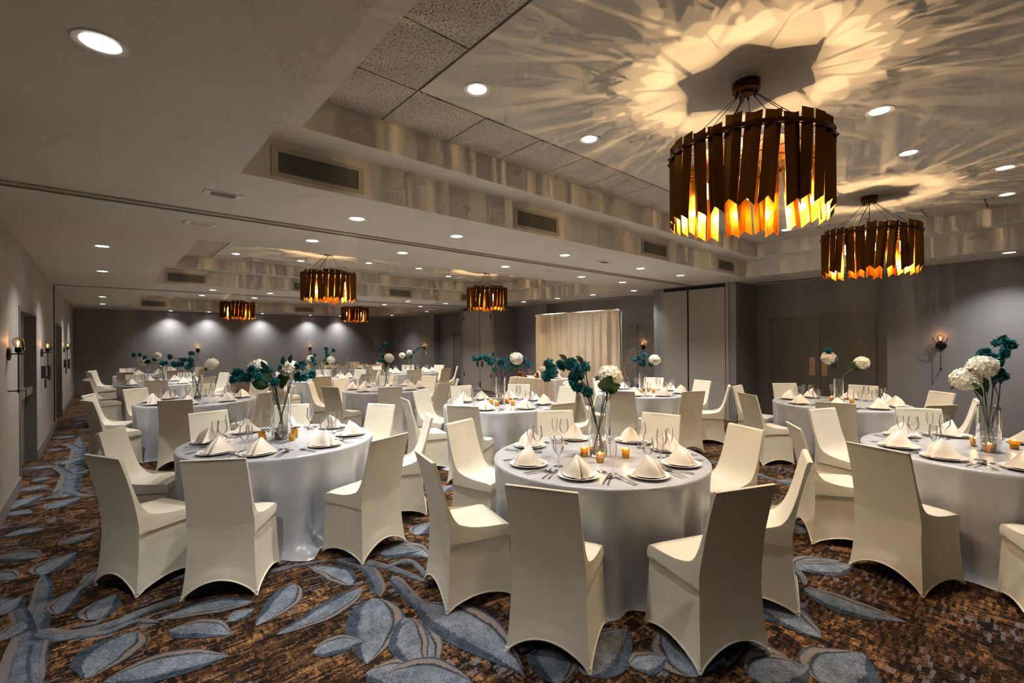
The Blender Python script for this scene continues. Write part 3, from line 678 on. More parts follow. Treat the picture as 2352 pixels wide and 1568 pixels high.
# ------------------------------------------------------------------ seating
def chair_mesh():
    # side profile seen from the left: y forward, z up. Rear line R(t) and front line G(t), t from floor to top rail
    def lerp(tab, t):
        for (t0, a), (t1, b) in zip(tab, tab[1:]):
            if t <= t1:
                k = (t - t0) / (t1 - t0); return tuple(a[i] + (b[i] - a[i]) * k for i in range(len(a)))
        return tab[-1][1]
    # (y, z, halfwidth)
    ry = [(0, (-.235, .228)), (.12, (-.219, .214)), (.30, (-.204, .204)), (.46, (-.205, .201)), (.62, (-.228, .198)), (.78, (-.268, .195)), (.90, (-.305, .193)), (.917, (-.313, .191))]
    rear = []
    for t_, z_ in ((0, 0), (.05, .065), (.10, .13), (.16, .235), (.22, .34), (.25, .375), (.26, .39), (.30, .43), (.34, .458), (.45, .51), (.56, .57), (.68, .68), (.82, .80), (.96, .90), (1, .917)):
        y_, h_ = lerp(ry, z_); rear.append((t_, (y_, z_, h_ + (.004 if .25 < t_ < .5 else 0))))
    front = [(0, (.222, .0, .226)), (.10, (.214, .13, .216)), (.22, (.205, .34, .206)), (.25, (.204, .375, .205)), (.26, (.212, .39, .212)), (.30, (.214, .43, .212)), (.34, (.204, .458, .208)),
             (.38, (.165, .468, .206)), (.50, (.02, .463, .205)), (.56, (-.07, .466, .204)), (.62, (-.125, .49, .203)), (.68, (-.168, .54, .201)), (.74, (-.200, .61, .199)), (.82, (-.232, .71, .196)), (.95, (-.272, .87, .192)), (.985, (-.283, .908, .191)), (1, (-.292, .918, .190))]
    mb = MB(); NT_ = 40; NX = 12; ts = []
    for i in range(NT_ + 1): ts.append(i / NT_)
    ts = sorted(set(ts + [.25, .26, .34, .985]))
    def arch(u, h): return h * (max(0.0, math.sin(PI * u))) ** 0.75
    k = len(mb.v)
    def sheet(tab, harch, flip, dome):
        rows = []
        for t in ts:
            y, z, hw = lerp(tab, t); row = []
            for j in range(NX + 1):
                u = j / NX; x = (u * 2 - 1) * hw; lift = arch(u, harch) * max(0, 1 - t / .3) ; zz = z + lift
                bow = dome * math.sin(PI * u)
                yy = y + (bow * (1 if .05 < t < .98 else 0) if flip else -bow * (1 if .05 < t < .98 else 0)) * (.4 if t > .3 else 1)
                if flip and .33 < t < .56:
                    zz += .012 * min(1, 3.2 * math.sin(PI * u)) * min(1, 2.4 * math.sin(PI * (t - .33) / .23)); yy = y
                row.append(len(mb.v)); mb.v.append((x, yy, zz))
            rows.append(row)
        for a, b in zip(rows, rows[1:]):
            for j in range(NX):
                q = (a[j], a[j + 1], b[j + 1], b[j]); mb.face(q[::-1] if flip else q)
        return rows
    rr = sheet(rear, .115, False, -.005); fr = sheet(front, .085, True, -.010)
    for j in range(NX): mb.face((rr[-1][j], rr[-1][j + 1], fr[-1][j + 1], fr[-1][j]))
    NC = 8
    hem = {'rear': [mb.v[i] for i in rr[0]], 'front': [mb.v[i] for i in fr[0]]}
    for side in (0, NX):
        sg = -1 if side == 0 else 1; rows = []
        for ti, t in enumerate(ts):
            a = Vector(mb.v[rr[ti][side]]); b = Vector(mb.v[fr[ti][side]]); row = [rr[ti][side]]
            for c in range(1, NC):
                u = c / NC; p = a.lerp(b, u); p.z += arch(u, .065) * max(0, 1 - t / .3)
                pull = .013 * min(1, 2.2 * math.sin(PI * u)) * (1 if t < .255 else 0) * min(1, t * 6 + .3)
                p.x -= sg * pull; row.append(len(mb.v)); mb.v.append(tuple(p))
            row.append(fr[ti][side]); rows.append(row)
        for a, b in zip(rows, rows[1:]):
            for c in range(NC):
                q = (a[c], a[c + 1], b[c + 1], b[c]); mb.face(q if side == NX else q[::-1])
        hem['s%d' % side] = [mb.v[i] for i in rows[0]]
    me = mb.mesh('chair_cover', 'spandex_ivory', 38)
    hm = MB()
    for pts in hem.values(): hm.tube([(p[0] * 1.004, p[1] * 1.004, p[2] + .004) for p in pts], .0055, 6)
    ft = MB()
    for x, y in ((-.222, -.229), (.222, -.229), (-.220, .217), (.220, .217)): ft.lathe([(.012, 0), (.014, .004), (.012, .03)], 8, (x * .985, y * .985, 0), True)
    return me, hm.mesh('cover_hem', 'spandex_ivory', 60), ft.mesh('foot_pockets', 'spandex_ivory', 60)
CHAIR, HEM, FEET = chair_mesh()

def cloth_mesh(seed, RT_=.80, ht=.765, amp=1.0):
    r_ = random.Random(seed); ph = [(r_.randint(5, 8), r_.uniform(0, 6.3), .4), (r_.randint(10, 14), r_.uniform(0, 6.3), .45), (r_.randint(19, 24), r_.uniform(0, 6.3), .32)]
    pool = [(r_.uniform(0, 2 * PI), r_.uniform(.12, .3)) for _ in range(4)]
    def g(a): return sum(w_ * math.sin(n * a + p + .6 * math.sin(2 * a + p)) for n, p, w_ in ph)
    mb = MB(); N = 168
    rows = [(0.0005, ht, 0), (.3, ht, 0), (.6, ht, 0), (RT_ - .03, ht, 0), (RT_ - .006, ht - .001, 0), (RT_ + .004, ht - .006, 0), (RT_ + .008, ht - .016, .02), (RT_ + .006, ht - .04, .10), (RT_ + .002, ht - .10, .25), (RT_ - .002, ht - .2, .45), (RT_ - .004, ht - .33, .65), (RT_ - .004, ht - .47, .82), (RT_ - .002, ht - .6, .95), (RT_ + .004, .07, 1.05), (RT_ + .016, .02, 1.15), (RT_ + .03, .006, 1.2)]
    for r0, z, k in rows:
        for i in range(N):
            a = 2 * PI * i / N; fold = g(a); fold = fold if fold < .3 else .3 + (fold - .3) * .35
            rr_ = r0 + k * (.10 * amp * fold - .03)
            if z < .1:
                for pa, pw in pool:
                    da = abs((a - pa + PI) % (2 * PI) - PI); rr_ += (.1 - z) * 1.0 * math.exp(-(da / pw) ** 2)
            mb.v.append((rr_ * math.cos(a), rr_ * math.sin(a), z))
    for j in range(len(rows) - 1):
        for i in range(N):
            a = j * N + i; b = j * N + (i + 1) % N; mb.face((a, a + N, b + N, b))
    return mb.mesh('tablecloth', 'satin_silver', 180)

# tableware meshes
plate_me = MB().lathe([(.0005, .004), (.07, .003), (.075, .0), (.085, .002), (.10, .008), (.134, .017), (.137, .019), (.134, .0195), (.10, .011), (.084, .006), (.0005, .006)], 36).mesh('dinner_plate', 'porcelain', 60)
splate_me = MB().lathe([(.0005, .003), (.055, .002), (.058, .0), (.075, .006), (.103, .013), (.106, .0145), (.103, .015), (.075, .009), (.06, .005), (.0005, .005)], 32).mesh('salad_plate', 'porcelain', 60)
def napkin_mesh(k):
    base = [(-.128, .060), (-.098, .020), (-.070, -.015), (-.055, -.050), (-.045, -.085), (-.030, -.104), (-.014, -.100), (-.004, -.070), (0, -.045), (.004, -.070), (.014, -.100), (.030, -.106), (.045, -.086), (.056, -.050), (.072, -.015), (.100, .022), (.130, .058), (.085, .060), (.03, .035), (0, .022), (-.03, .035), (-.085, .062)]
    ap = [(0, .012, .125), (.018, .02, .118), (-.012, .0, .13)][k]; mb = MB(); n = len(base); NJ = 7
    for j in range(NJ + 1):
        t = j / NJ
        for i, (x, y) in enumerate(base):
            s = t * .97 + .03; bul = (.022 if y < -.04 else .008 if y < .0 else -.006) * math.sin(PI * t); l_ = math.hypot(x, y) + 1e-6
            slit = 1.0
            mb.v.append((ap[0] * (1 - t) + x * s * slit + x / l_ * bul, ap[1] * (1 - t) + y * s * slit + y / l_ * bul, ap[2] * (1 - t ** 1.08) + .002))
    for j in range(NJ):
        for i in range(n):
            a = j * n + i; b = j * n + (i + 1) % n; mb.face((a, a + n, b + n, b))
    mb.face([i for i in range(n)]); mb.face([NJ * n + i for i in range(n)][::-1])
    return mb.mesh('napkin', 'satin_ivory', 70)
NAP = [napkin_mesh(i) for i in range(3)]
wine_me = MB().lathe([(.0005, .0025), (.02, .003), (.034, .0015), (.035, .0), (.034, .002), (.012, .005), (.0045, .010), (.0038, .03), (.0038, .075), (.007, .086), (.02, .096), (.033, .112), (.0395, .132), (.040, .15), (.036, .18), (.0315, .21)], 22).mesh('wine_glass', 'clear_glass', 60)
flute_me = MB().lathe([(.0005, .0025), (.02, .003), (.030, .0015), (.031, .0), (.03, .002), (.011, .005), (.0042, .010), (.0036, .03), (.0036, .085), (.006, .096), (.014, .112), (.021, .132), (.0245, .155), (.0245, .18), (.0215, .215)], 18).mesh('champagne_flute', 'clear_glass', 60)
def fork_mesh():
    o = [(-.0045, -.10), (.0045, -.10), (.0035, -.02), (.003, .03), (.0115, .05), (.0115, .095), (.0095, .095), (.0085, .062), (.005, .062), (.004, .095), (.0015, .095), (.001, .062), (-.001, .062), (-.0015, .095), (-.004, .095), (-.005, .062), (-.0085, .062), (-.0095, .095), (-.0115, .095), (-.0115, .05), (-.003, .03), (-.0035, -.02)]
    return MB().prism(o, .001, .0032).mesh('fork', 'silverware')
def knife_mesh():
    o = [(-.005, -.11), (.005, -.11), (.0045, .0), (.009, .01), (.010, .06), (.006, .10), (0, .112), (-.004, .10), (-.0045, 0)]
    return MB().prism(o, .001, .004).mesh('knife', 'silverware')
def spoon_mesh():
    m_ = MB().prism([(-.0045, -.10), (.0045, -.10), (.003, .035), (-.003, .035)], .001, .0032)
    m_.grid(lambda u, v: (.019 * math.cos(u * 2 * PI) * (v + .001), .062 + .030 * math.sin(u * 2 * PI) * (v + .001), .002 + .006 * v * v), 16, 4, True)
    return m_.mesh('spoon', 'silverware', 60)
FORK, KNIFE, SPOON = fork_mesh(), knife_mesh(), spoon_mesh()
vot_me = MB().lathe([(.0005, .002), (.024, .002), (.0245, .0), (.026, .002), (.0315, .066), (.030, .066), (.025, .008), (.0005, .008)], 20).mesh('votive_cup', 'votive_gold', 40)
wax_me = MB().lathe([(.0255, .009), (.028, .04), (.0005, .04)], 16).mesh('wax', 'wax', 40)
flame_me = MB().lathe([(.0005, .044), (.0045, .050), (.006, .058), (.003, .072), (.0005, .080)], 8).mesh('flame', 'flame', 60)

TABLES = {  # centre, seat angles, short description
    'T1': ((1.23, 4.62), (239, 204, 150, 107, 70, 23, 334, 289), 'front left table'),
    'T2': ((2.86, 2.24), (206, 250, 164, 107, 58, 11, 333, 290), 'front centre table'),
    'T3': ((5.20, 0.25), (160, 68, 125, 25, 200, 248, 295, 340), 'table cut by the right picture edge'),
    'T4': ((1.11, 8.73), (203, 159, 121, 80, 38, 350, 302, 253), 'second table along the left wall'),
    'T5': ((4.07, 8.25), (201, 150, 106, 61, 22, 328, 290, 246), 'middle table with tall willow'),
    'T6': ((4.23, 5.04), (211, 164, 115, 79, 36, 357, 311, 263), 'table before the head table'),
    'T7': ((6.93, 4.47), (201, 163, 120, 68, 24, 341, 298, 244), 'table by the partition closet'),
    'T8': ((7.66, 1.82), (47, 0, 192, 145, 92, 314, 236, 275), 'table by the grey double doors'),
    'T9': ((1.02, 13.13), (201, 161, 261, 301, 340, 20, 65, 110), 'third table along the left wall'),
    'T10': ((4.03, 11.6), (250, 205, 160, 115, 70, 25, 340, 295), 'table behind the willow table'),
    'T11': ((6.43, 15.9), (240, 195, 150, 105, 60, 15, 330, 285), 'hindmost middle table'),
    'T12': ((6.8, 12.2), (287, 245, 200, 155, 110, 65, 20, 330), 'table by the far black-handled doors'),
    'T13': ((1.0, 17.0), (200, 155, 110, 65, 20, 335, 290, 245), 'last table along the left wall'),
}
POS = ['nearest', 'near right', 'right', 'far right', 'far', 'far left', 'left', 'near left']
TH = .767
def seat_names(c, angs):
    toc = math.degrees(math.atan2(-c[1], -c[0])); rel = sorted(((a - toc) % 360, a) for a in angs)
    # the seat closest to the viewer's direction is "nearest"; then counter-clockwise seen from above = to the viewer's right
    k = min(range(8), key=lambda i: min(rel[i][0], 360 - rel[i][0])); out = {}
    for i in range(8): out[rel[(k + i) % 8][1]] = POS[i]
    return out
for ti, (tk, (c, angs, nm)) in enumerate(TABLES.items()):
    cx, cy_ = c; names = seat_names(c, angs)
    tb = link('round_table', None, None, (cx, cy_, 0)); tag(tb, 'round banquet table standing under the cloth, ' + nm, 'table', 'round banquet tables')
    link('tabletop', MB().lathe([(.0005, .72), (.785, .72), (.79, .75), (.785, .758), (.0005, .758)], 40).mesh('tabletop', 'wood_letters', 40), tb)
    for q in range(4):
        a = q * PI / 2 + .6; link('leg', MB().tube([(.42 * math.cos(a), .42 * math.sin(a), .72), (.52 * math.cos(a), .52 * math.sin(a), .001)], .016, 6).mesh('leg', 'steel'), tb)
    cl = link('tablecloth', cloth_mesh(40 + ti), None, (cx, cy_, 0), (0, 0, ti * .8)); tag(cl, 'floor-length silver satin tablecloth on the ' + nm, 'tablecloth', 'silver tablecloths')
    for a in angs:
        pn = names[a]; ph = R(a); jit = rnd.uniform(-.06, .06); dd = 1.052 + rnd.uniform(0, .02)
        ch = link('banquet_chair', CHAIR, None, (cx + dd * math.cos(ph), cy_ + dd * math.sin(ph), 0), (0, 0, ph + PI / 2 + jit))
        tag(ch, 'ivory covered chair, %s seat, %s' % (pn, nm), 'chair', 'covered banquet chairs')
        link('cover_hem', HEM, ch); link('foot_pockets', FEET, ch)['kind'] = 'stuff'
        # place setting: frame with +y towards the table centre
        rot = ph + PI / 2 + rnd.uniform(-.05, .05); M = Matrix.Translation((cx + .605 * math.cos(ph), cy_ + .605 * math.sin(ph), TH)) @ Matrix.Rotation(rot, 4, 'Z')
        def put(name, me, x, y, z, rz, label, cat, grp):
            o = link(name, me, None, M @ Vector((x, y, z)), (0, 0, rot + rz)); tag(o, label + ', %s seat, %s' % (pn, nm), cat, grp); return o
        put('dinner_plate', plate_me, 0, 0, 0, 0, 'white dinner plate', 'plate', 'dinner plates')
        put('salad_plate', splate_me, 0, 0, .0075, 0, 'small white plate under napkin', 'plate', 'salad plates')
        put('napkin', NAP[rnd.randrange(3)], 0, 0, .0135, rnd.uniform(-.7, .7) + (0 if rnd.random() < .6 else .5), 'ivory peaked napkin', 'napkin', 'folded ivory napkins')
        j = lambda s=.006: rnd.uniform(-s, s)
        put('fork', FORK, -.175 + j(), -.01 + j(), 0, j(.08), 'inner silver fork', 'fork', 'silver forks')
        put('fork', FORK, -.205 + j(), -.02 + j(), 0, j(.08), 'outer silver fork', 'fork', 'silver forks')
        put('knife', KNIFE, .172 + j(), -.01 + j(), 0, j(.06), 'silver knife', 'knife', 'silver knives')
        put('spoon', SPOON, .207 + j(), -.02 + j(), 0, j(.08), 'silver spoon', 'spoon', 'silver spoons')
        put('wine_glass', wine_me, .135 + j(.015), .165 + j(.015), .0005, 0, 'clear wine glass', 'glass', 'wine glasses')
        put('champagne_flute', flute_me, .215 + j(.015), .125 + j(.015), .0005, 0, 'clear champagne flute', 'glass', 'champagne flutes')

# ------------------------------------------------------------------ centrepieces
def floret(mb, p, n, size, r_, npet=4):
    n = n.normalized(); a = n.cross(Vector((.3, .2, .93)))
    a = a.normalized() if a.length > 1e-3 else Vector((1, 0, 0)); b = n.cross(a); a0 = r_.uniform(0, 6.3)
    for k in range(npet):
        t = a0 + 2 * PI * k / npet; d = a * math.cos(t) + b * math.sin(t); s = n.cross(d); cu = r_.uniform(.0, .45)
        p0 = p; p1 = p + d * size * .55 + s * size * .42 + n * size * .10; p2 = p + d * size * 1.05 + n * size * cu; p3 = p + d * size * .55 - s * size * .42 + n * size * .10; pm = p + d * size * .6 + n * size * .02
        q = len(mb.v); mb.v += [tuple(p0), tuple(p1), tuple(p2), tuple(p3), tuple(pm)]
        for f in ((0, 1, 4), (1, 2, 4), (2, 3, 4), (3, 0, 4)): mb.face([q + i for i in f])
def hydrangea_mesh(seed, rad):
    r_ = random.Random(seed); mb = MB(); N = 95
    for i in range(N):
        z = 1 - 2 * (i + .5) / N; ph = i * 2.39996; s = math.sqrt(1 - z * z); n = Vector((s * math.cos(ph), s * math.sin(ph), z))
        floret(mb, Vector((n.x, n.y, n.z * .86)) * rad * r_.uniform(.84, .95), n + Vector((r_.uniform(-.3, .3), r_.uniform(-.3, .3), r_.uniform(-.3, .3))), rad * .27, r_)
    mb.lathe([(.0005, -.7 * rad), (.5 * rad, -.5 * rad), (.74 * rad, 0), (.5 * rad, .5 * rad), (.0005, .66 * rad)], 12)
    return mb.mesh('flower_head', 'petal_white', 180)
HYD = [hydrangea_mesh(3, .085), hydrangea_mesh(4, .098)]
def blossom_mesh(seed, rad):
    r_ = random.Random(seed); mb = MB()
    for i in range(9):
        n = Vector((r_.gauss(0, 1), r_.gauss(0, 1), r_.gauss(0, 1))).normalized(); floret(mb, n * rad * .25, n, rad * .85, r_, 5)
    return mb.mesh('blossom', 'petal_teal', 180)
BLO = [blossom_mesh(i, .046) for i in range(3)]
def leaf_mesh(L, W, mat):
    mb = MB(); mb.grid(lambda u, v: ((v - .5) * 2 * W * math.sin(PI * u ** .8) ** .8 if 0 < u < 1 else 0, L * u, .18 * L * math.sin(PI * u * .8) + abs(v - .5) * .22 * W), 10, 4)
    return mb.mesh('leaf', mat, 180)
LEAFM = {'big': leaf_mesh(.15, .055, 'leaf_green'), 'small': leaf_mesh(.085, .022, 'leaf_dark'), 'mid': leaf_mesh(.12, .042, 'leaf_green')}
def orient(d, roll=0.0):
    q = Vector(d).to_track_quat('Y', 'Z'); return (q.to_matrix() @ Matrix.Rotation(roll, 3, 'Y')).to_euler()
def smoothpts(pts, n=6):
    pts = [Vector(p) for p in pts]; out = []; N = len(pts)
    for i in range(N - 1):
        a = pts[max(i - 1, 0)]; b = pts[i]; c = pts[i + 1]; d = pts[min(i + 2, N - 1)]
        for k in range(n):
            t = k / n; out.append(.5 * ((2 * b) + (c - a) * t + (2 * a - 5 * b + 4 * c - d) * t * t + (3 * b - a - 3 * c + d) * t ** 3))
    return out + [pts[-1]]

CENT = {  # vase radius, height, pebble kind, candles(lit), hydrangeas, teal branches, leaves, willow tips (picture coordinates at the table's distance)
    'T1': (.082, .42, 'pebble_brown', [(601, 1007, 0), (603, 1016, 0), (670.5, 1011, 0), (677, 1002, 0)], [(668, 849, 1), (592, 843, 0)],
           [[(616, 850), (593, 853), (580, 848), (571, 866), (546, 857), (548, 868), (533, 871)], [(629, 876), (598, 868), (585, 862)], [(641, 871), (648, 848)], [(690, 842), (687, 852), (682, 866), (700, 865), (717, 861)]],
           [(599, 884, 'big', -1), (614, 868, 'mid', -1), (656, 878, 'big', 1), (606, 838, 'small', 0), (652, 828, 'small', 0), (669, 824, 'small', 0)], [(700, 800), (706, 820)]),
    'T2': (.075, .38, 'pebble_glass', [(1342, 1047.5, 1), (1378, 1061, 1), (1437, 1050.7, 1), (1386, 1027, 1)], [(1402, 864, 1)],
           [[(1329, 855), (1310, 845), (1308, 834), (1285, 838), (1267, 842), (1270, 855), (1262, 863)], [(1325, 885), (1322, 872), (1330, 862), (1316, 868)], [(1343, 842), (1325, 843), (1318, 838)], [(1347, 898)]],
           [(1392, 880, 'big', 0), (1398, 876, 'big', 0), (1412, 892, 'mid', 1), (1292, 822, 'small', -1), (1330, 826, 'small', -1), (1388, 905, 'mid', -1)], [(1457, 783), (1440, 835), (1450, 850), (1400, 816)]),
    'T3': (.07, .35, 'pebble_glass', [(2270.6, 1038, 1), (2239, 1023.7, 1), (2330, 1030, 1)], [(2218, 871, 1), (2257, 842, 1)],
           [[(2290, 828), (2316, 811), (2316, 788), (2296, 784)], [(2285, 826), (2262, 816)], [(2300, 865), (2307, 858)]],
           [(2275, 866, 'big', -1), (2254, 884, 'big', -1), (2243, 899, 'mid', -1), (2280, 850, 'mid', 0)], []),
    'T4': (.07, .38, 'pebble_glass', [], [(486, 835, 1)], [[(430, 842), (421, 826), (390, 820)], [(437, 840), (437, 827), (437, 813)], [(415, 838), (400, 838), (376, 836)]], [(478, 846, 'mid', 1)], [(488, 806), (500, 803)]),
    'T5': (.055, .46, 'pebble_glass', [], [(893, 822, 1)], [[(876, 830), (876, 816), (876, 803), (880, 791), (887, 791)]], [(885, 830, 'mid', 1), (888, 838, 'mid', 1)], [(855, 770), (863, 778), (849, 802), (868, 800), (905, 808)]),
    'T6': (.07, .38, 'pebble_brown', [(1128, 928, 1), (1141, 932, 1), (1177.6, 930, 1), (1165.5, 925.8, 1)], [(1186, 823, 1)],
           [[(1135, 824), (1127, 832), (1124, 826), (1112, 822), (1103, 820), (1093, 824)], [(1136, 849)], [(1150, 834), (1155, 827)], [(1165, 842), (1177, 832), (1186, 827), (1170, 825)], [(1187, 838), (1202, 829), (1206, 822), (1214, 836)]],
           [(1132, 812, 'small', 0), (1175, 817, 'small', 0), (1196, 826, 'small', 1), (1180, 848, 'mid', 1)], [(1128, 786)]),
    'T7': (.06, .33, 'pebble_glass', [(1472, 903.4, 1), (1490, 898.6, 1), (1501, 901.5, 1)], [(1504, 826, 1)], [[(1468, 835), (1465, 824), (1456, 826)], [(1476, 836), (1479, 828), (1479, 816)]], [(1497, 836, 'mid', 0)], [(1436, 825), (1450, 806)]),
    'T8': (.06, .33, 'pebble_glass', [(1911, 921, 1), (1933.6, 925, 1), (1957, 925, 1)], [(1904, 822, 1), (1979, 833, 1)], [[(1916, 826), (1908, 812), (1903, 806)]], [(1909, 832, 'mid', 0), (1914, 838, 'mid', 0), (1963, 838, 'big', -1), (1972, 845, 'mid', 1)], []),
    'T9': (.07, .38, 'pebble_glass', [], [(327, 830, 1), (361, 816, 0)], [[(339, 830), (333, 821), (323, 814), (308, 816)]], [(338, 833, 'mid', -1), (355, 826, 'mid', 0)], [(365, 800)]),
    'T10': (.07, .38, 'pebble_brown', [], [(760, 826, 1), (713, 822, 0)], [[(724, 836), (720, 828), (721, 816), (717, 822)], [(750, 822), (749, 810), (749, 800)], [(752, 815), (765, 804)]], [(748, 830, 'big', 0), (752, 836, 'mid', 0)], [(694, 793), (706, 815)]),
    'T12': (.07, .36, 'pebble_brown', [], [(924, 816, 1), (940, 809, 0)], [[(944, 818), (951, 809), (957, 803), (962, 799)]], [(930, 822, 'mid', -1), (944, 820, 'mid', 0)], []),
    'T11': (.07, .36, 'pebble_brown', [], [], [], [], []),
}
vase_cache = {}
def vase(r, h):
    if (r, h) not in vase_cache:
        vase_cache[(r, h)] = MB().lathe([(.0005, .012), (r - .006, .012), (r - .004, .014), (r - .004, h), (r - .002, h + .002), (r, h), (r, .004), (r - .003, 0), (.0005, 0)], 32).mesh('vase', 'vase_glass', 40)
    return vase_cache[(r, h)]
def pebbles(r, mat, seed):
    r_ = random.Random(seed); mb = MB(); k = MB().lathe([(.0005, -.6), (.8, -.35), (1, 0), (.8, .35), (.0005, .6)], 7)
    for i in range(80):
        s = r_.uniform(.009, .014); a = r_.uniform(0, 6.3); q = (r - .006 - s) * math.sqrt(r_.random())
        mb.join(k, Matrix.Translation((q * math.cos(a), q * math.sin(a), .02 + r_.uniform(0, .045))) @ Matrix.Rotation(r_.uniform(0, 3), 4, 'X') @ Matrix.Rotation(r_.uniform(0, 3), 4, 'Z') @ Matrix.Scale(s, 4))
    return mb.mesh('pebbles', mat, 60)
for tk, (vr, vh, peb, candles, hyds, branches, leaves, willows) in CENT.items():
    (cx, cy_), _, nm = TABLES[tk]; base = Vector((cx, cy_, TH)); dep = base.dot(FW)
    r_ = random.Random(sum(map(ord, tk)) * 7)
    v = link('vase', vase(vr, vh), None, base); tag(v, 'clear glass cylinder vase on the ' + nm, 'vase', 'cylinder vases')
    pb = link('pebbles', pebbles(vr, peb, len(tk) + int(cx * 10)), None, base); tag(pb, ('brown' if 'brown' in peb else 'clear glass') + ' pebbles in the vase on the ' + nm, 'pebbles', None, 'stuff')
    for i, (rr_, aa, lit) in enumerate(candles):
        p = at_z(rr_, aa, TH)
        o = link('votive_candle', vot_me, None, p); tag(o, '%s %s gold glass votive around the vase, %s' % (ORD[i], 'lit' if lit else 'unlit', nm), 'candle', 'gold votive candles')
        link('wax', wax_me, o)
        if lit: link('flame', flame_me, o); link('candle_light', CANDLE, o, (0, 0, .092))
    def stem_path(tip, a):
        b0 = base + Vector((-math.cos(a) * vr * .55, -math.sin(a) * vr * .55, .022)); side = (tip - base); side.z = 0
        if side.length > 1e-3: side.normalize()
        top = base + side * vr * .78 + Vector((0, 0, vh + .01)); b0 = base - side * vr * .55 + Vector((0, 0, .022)) + Vector((r_.uniform(-.012, .012), r_.uniform(-.012, .012), 0))
        return [b0, top]
    for i, (px, py, big) in enumerate(hyds):
        tip = at_depth(px, py, dep + (r_.uniform(-.06, .06) if big else .12)); pts = stem_path(tip, 0); mid = (pts[1] * .45 + tip * .55) + Vector((0, 0, .015))
        o = link('hydrangea_stem', MB().tube(smoothpts(pts + [mid, tip]), .0042, 6).mesh('hydrangea_stem', 'stem_green' if i else 'stem_brown', 60)); tag(o, '%s white hydrangea in the vase on the %s' % (('left', 'right')[i] if len(hyds) > 1 and hyds[0][0] < hyds[1][0] else ('right', 'left')[i] if len(hyds) > 1 else 'single', nm), 'flower', 'white hydrangeas')
        link('flower_head', HYD[big], o, tip, (r_.uniform(-.4, .4), r_.uniform(-.4, .4), r_.uniform(0, 6)))
        for k in range(2): link('leaf', LEAFM['mid'], o, mid.lerp(tip, .55 + .2 * k), orient((r_.uniform(-1, 1), r_.uniform(-1, 1), -.1), r_.uniform(-.6, .6)))
    for i, br in enumerate(branches):
        P = [at_depth(px, py, dep + r_.uniform(-.10, .10)) for px, py in br]; pts = stem_path(P[0], 0)
        o = link('teal_branch', MB().tube(smoothpts(pts + [pts[1].lerp(P[0], .6) + Vector((0, 0, .01))] + P), .0034, 6).mesh('teal_branch', 'stem_brown', 60)); tag(o, '%s teal blossom branch from the left on the %s' % (ORD[sorted(range(len(branches)), key=lambda q: branches[q][-1][0]).index(i)], nm), 'flower', 'teal blossom branches')
        for p in P:
            for k in range(3): b = link('blossom', BLO[r_.randrange(3)], o, p + Vector((r_.uniform(-.026, .026), r_.uniform(-.026, .026), r_.uniform(-.020, .024))), (r_.uniform(0, 6), r_.uniform(0, 6), r_.uniform(0, 6))); b.scale = [r_.uniform(.75, 1.0)] * 3
            if r_.random() < .6: link('leaf', LEAFM['small'], o, p, orient((r_.uniform(-1, 1), r_.uniform(-1, 1), r_.uniform(-.2, 1))))
    for i, (px, py, kind, sd) in enumerate(leaves):
        p = at_depth(px, py, dep - (.12 if tk == 'T2' else .02)); root_ = base + Vector((0, 0, vh + .03)); d = (p - root_).normalized(); d = (d + RT0 * sd * .5).normalized()
        L = {'big': .15, 'mid': .12, 'small': .085}[kind]; st = p - d * L * .5
        o = link('leaf_sprig', MB().tube(smoothpts(stem_path(st, 0) + [st]), .0024, 5).mesh('leaf_sprig', 'stem_green', 60)); tag(o, '%s %s green leaf of the centrepiece on the %s' % (ORD[i], {'big': 'large', 'mid': 'middling', 'small': 'little dark'}[kind], nm), 'leaf', 'loose centrepiece leaves')
        lf = link('leaf', LEAFM[kind], o, st); 
        zax = (-FW + Vector((0, 0, .5))).normalized(); xax = d.cross(zax).normalized(); zax = xax.cross(d).normalized()
        lf.rotation_euler = Matrix((xax, d, zax)).transposed().to_euler()
    for i, (px, py) in enumerate(willows):
        tip = at_depth(px, py, dep + r_.uniform(-.12, .12)); pts = stem_path(tip, 0); q = []
        for k in range(1, 9):
            t = k / 8; p = pts[1].lerp(tip, t); amp = .035 * t * (1 - t * .4) + .01; p += RT0 * amp * math.sin(k * 2.1 + i) + FW * amp * math.cos(k * 1.7) + UP0 * amp * .4 * math.sin(k * 2.9); q.append(p)
        o = link('willow_branch', MB().tube(smoothpts(pts + q), [max(.0009, .0023 * (1 - .75 * n_ / 60)) for n_ in range(55)], 5).mesh('willow_branch', 'willow_bark', 60)); tag(o, '%s curly willow twig standing in the vase, %s' % (ORD[i], nm), 'twig', 'curly willow twigs')
        tw = q[4]; link('twiglet', MB().tube(smoothpts([tw, tw + RT0 * .05 + UP0 * .04, tw + RT0 * .07 + UP0 * .10, tw + RT0 * .12 + UP0 * .12]), .0013, 5).mesh('twiglet', 'willow_bark', 60), o)

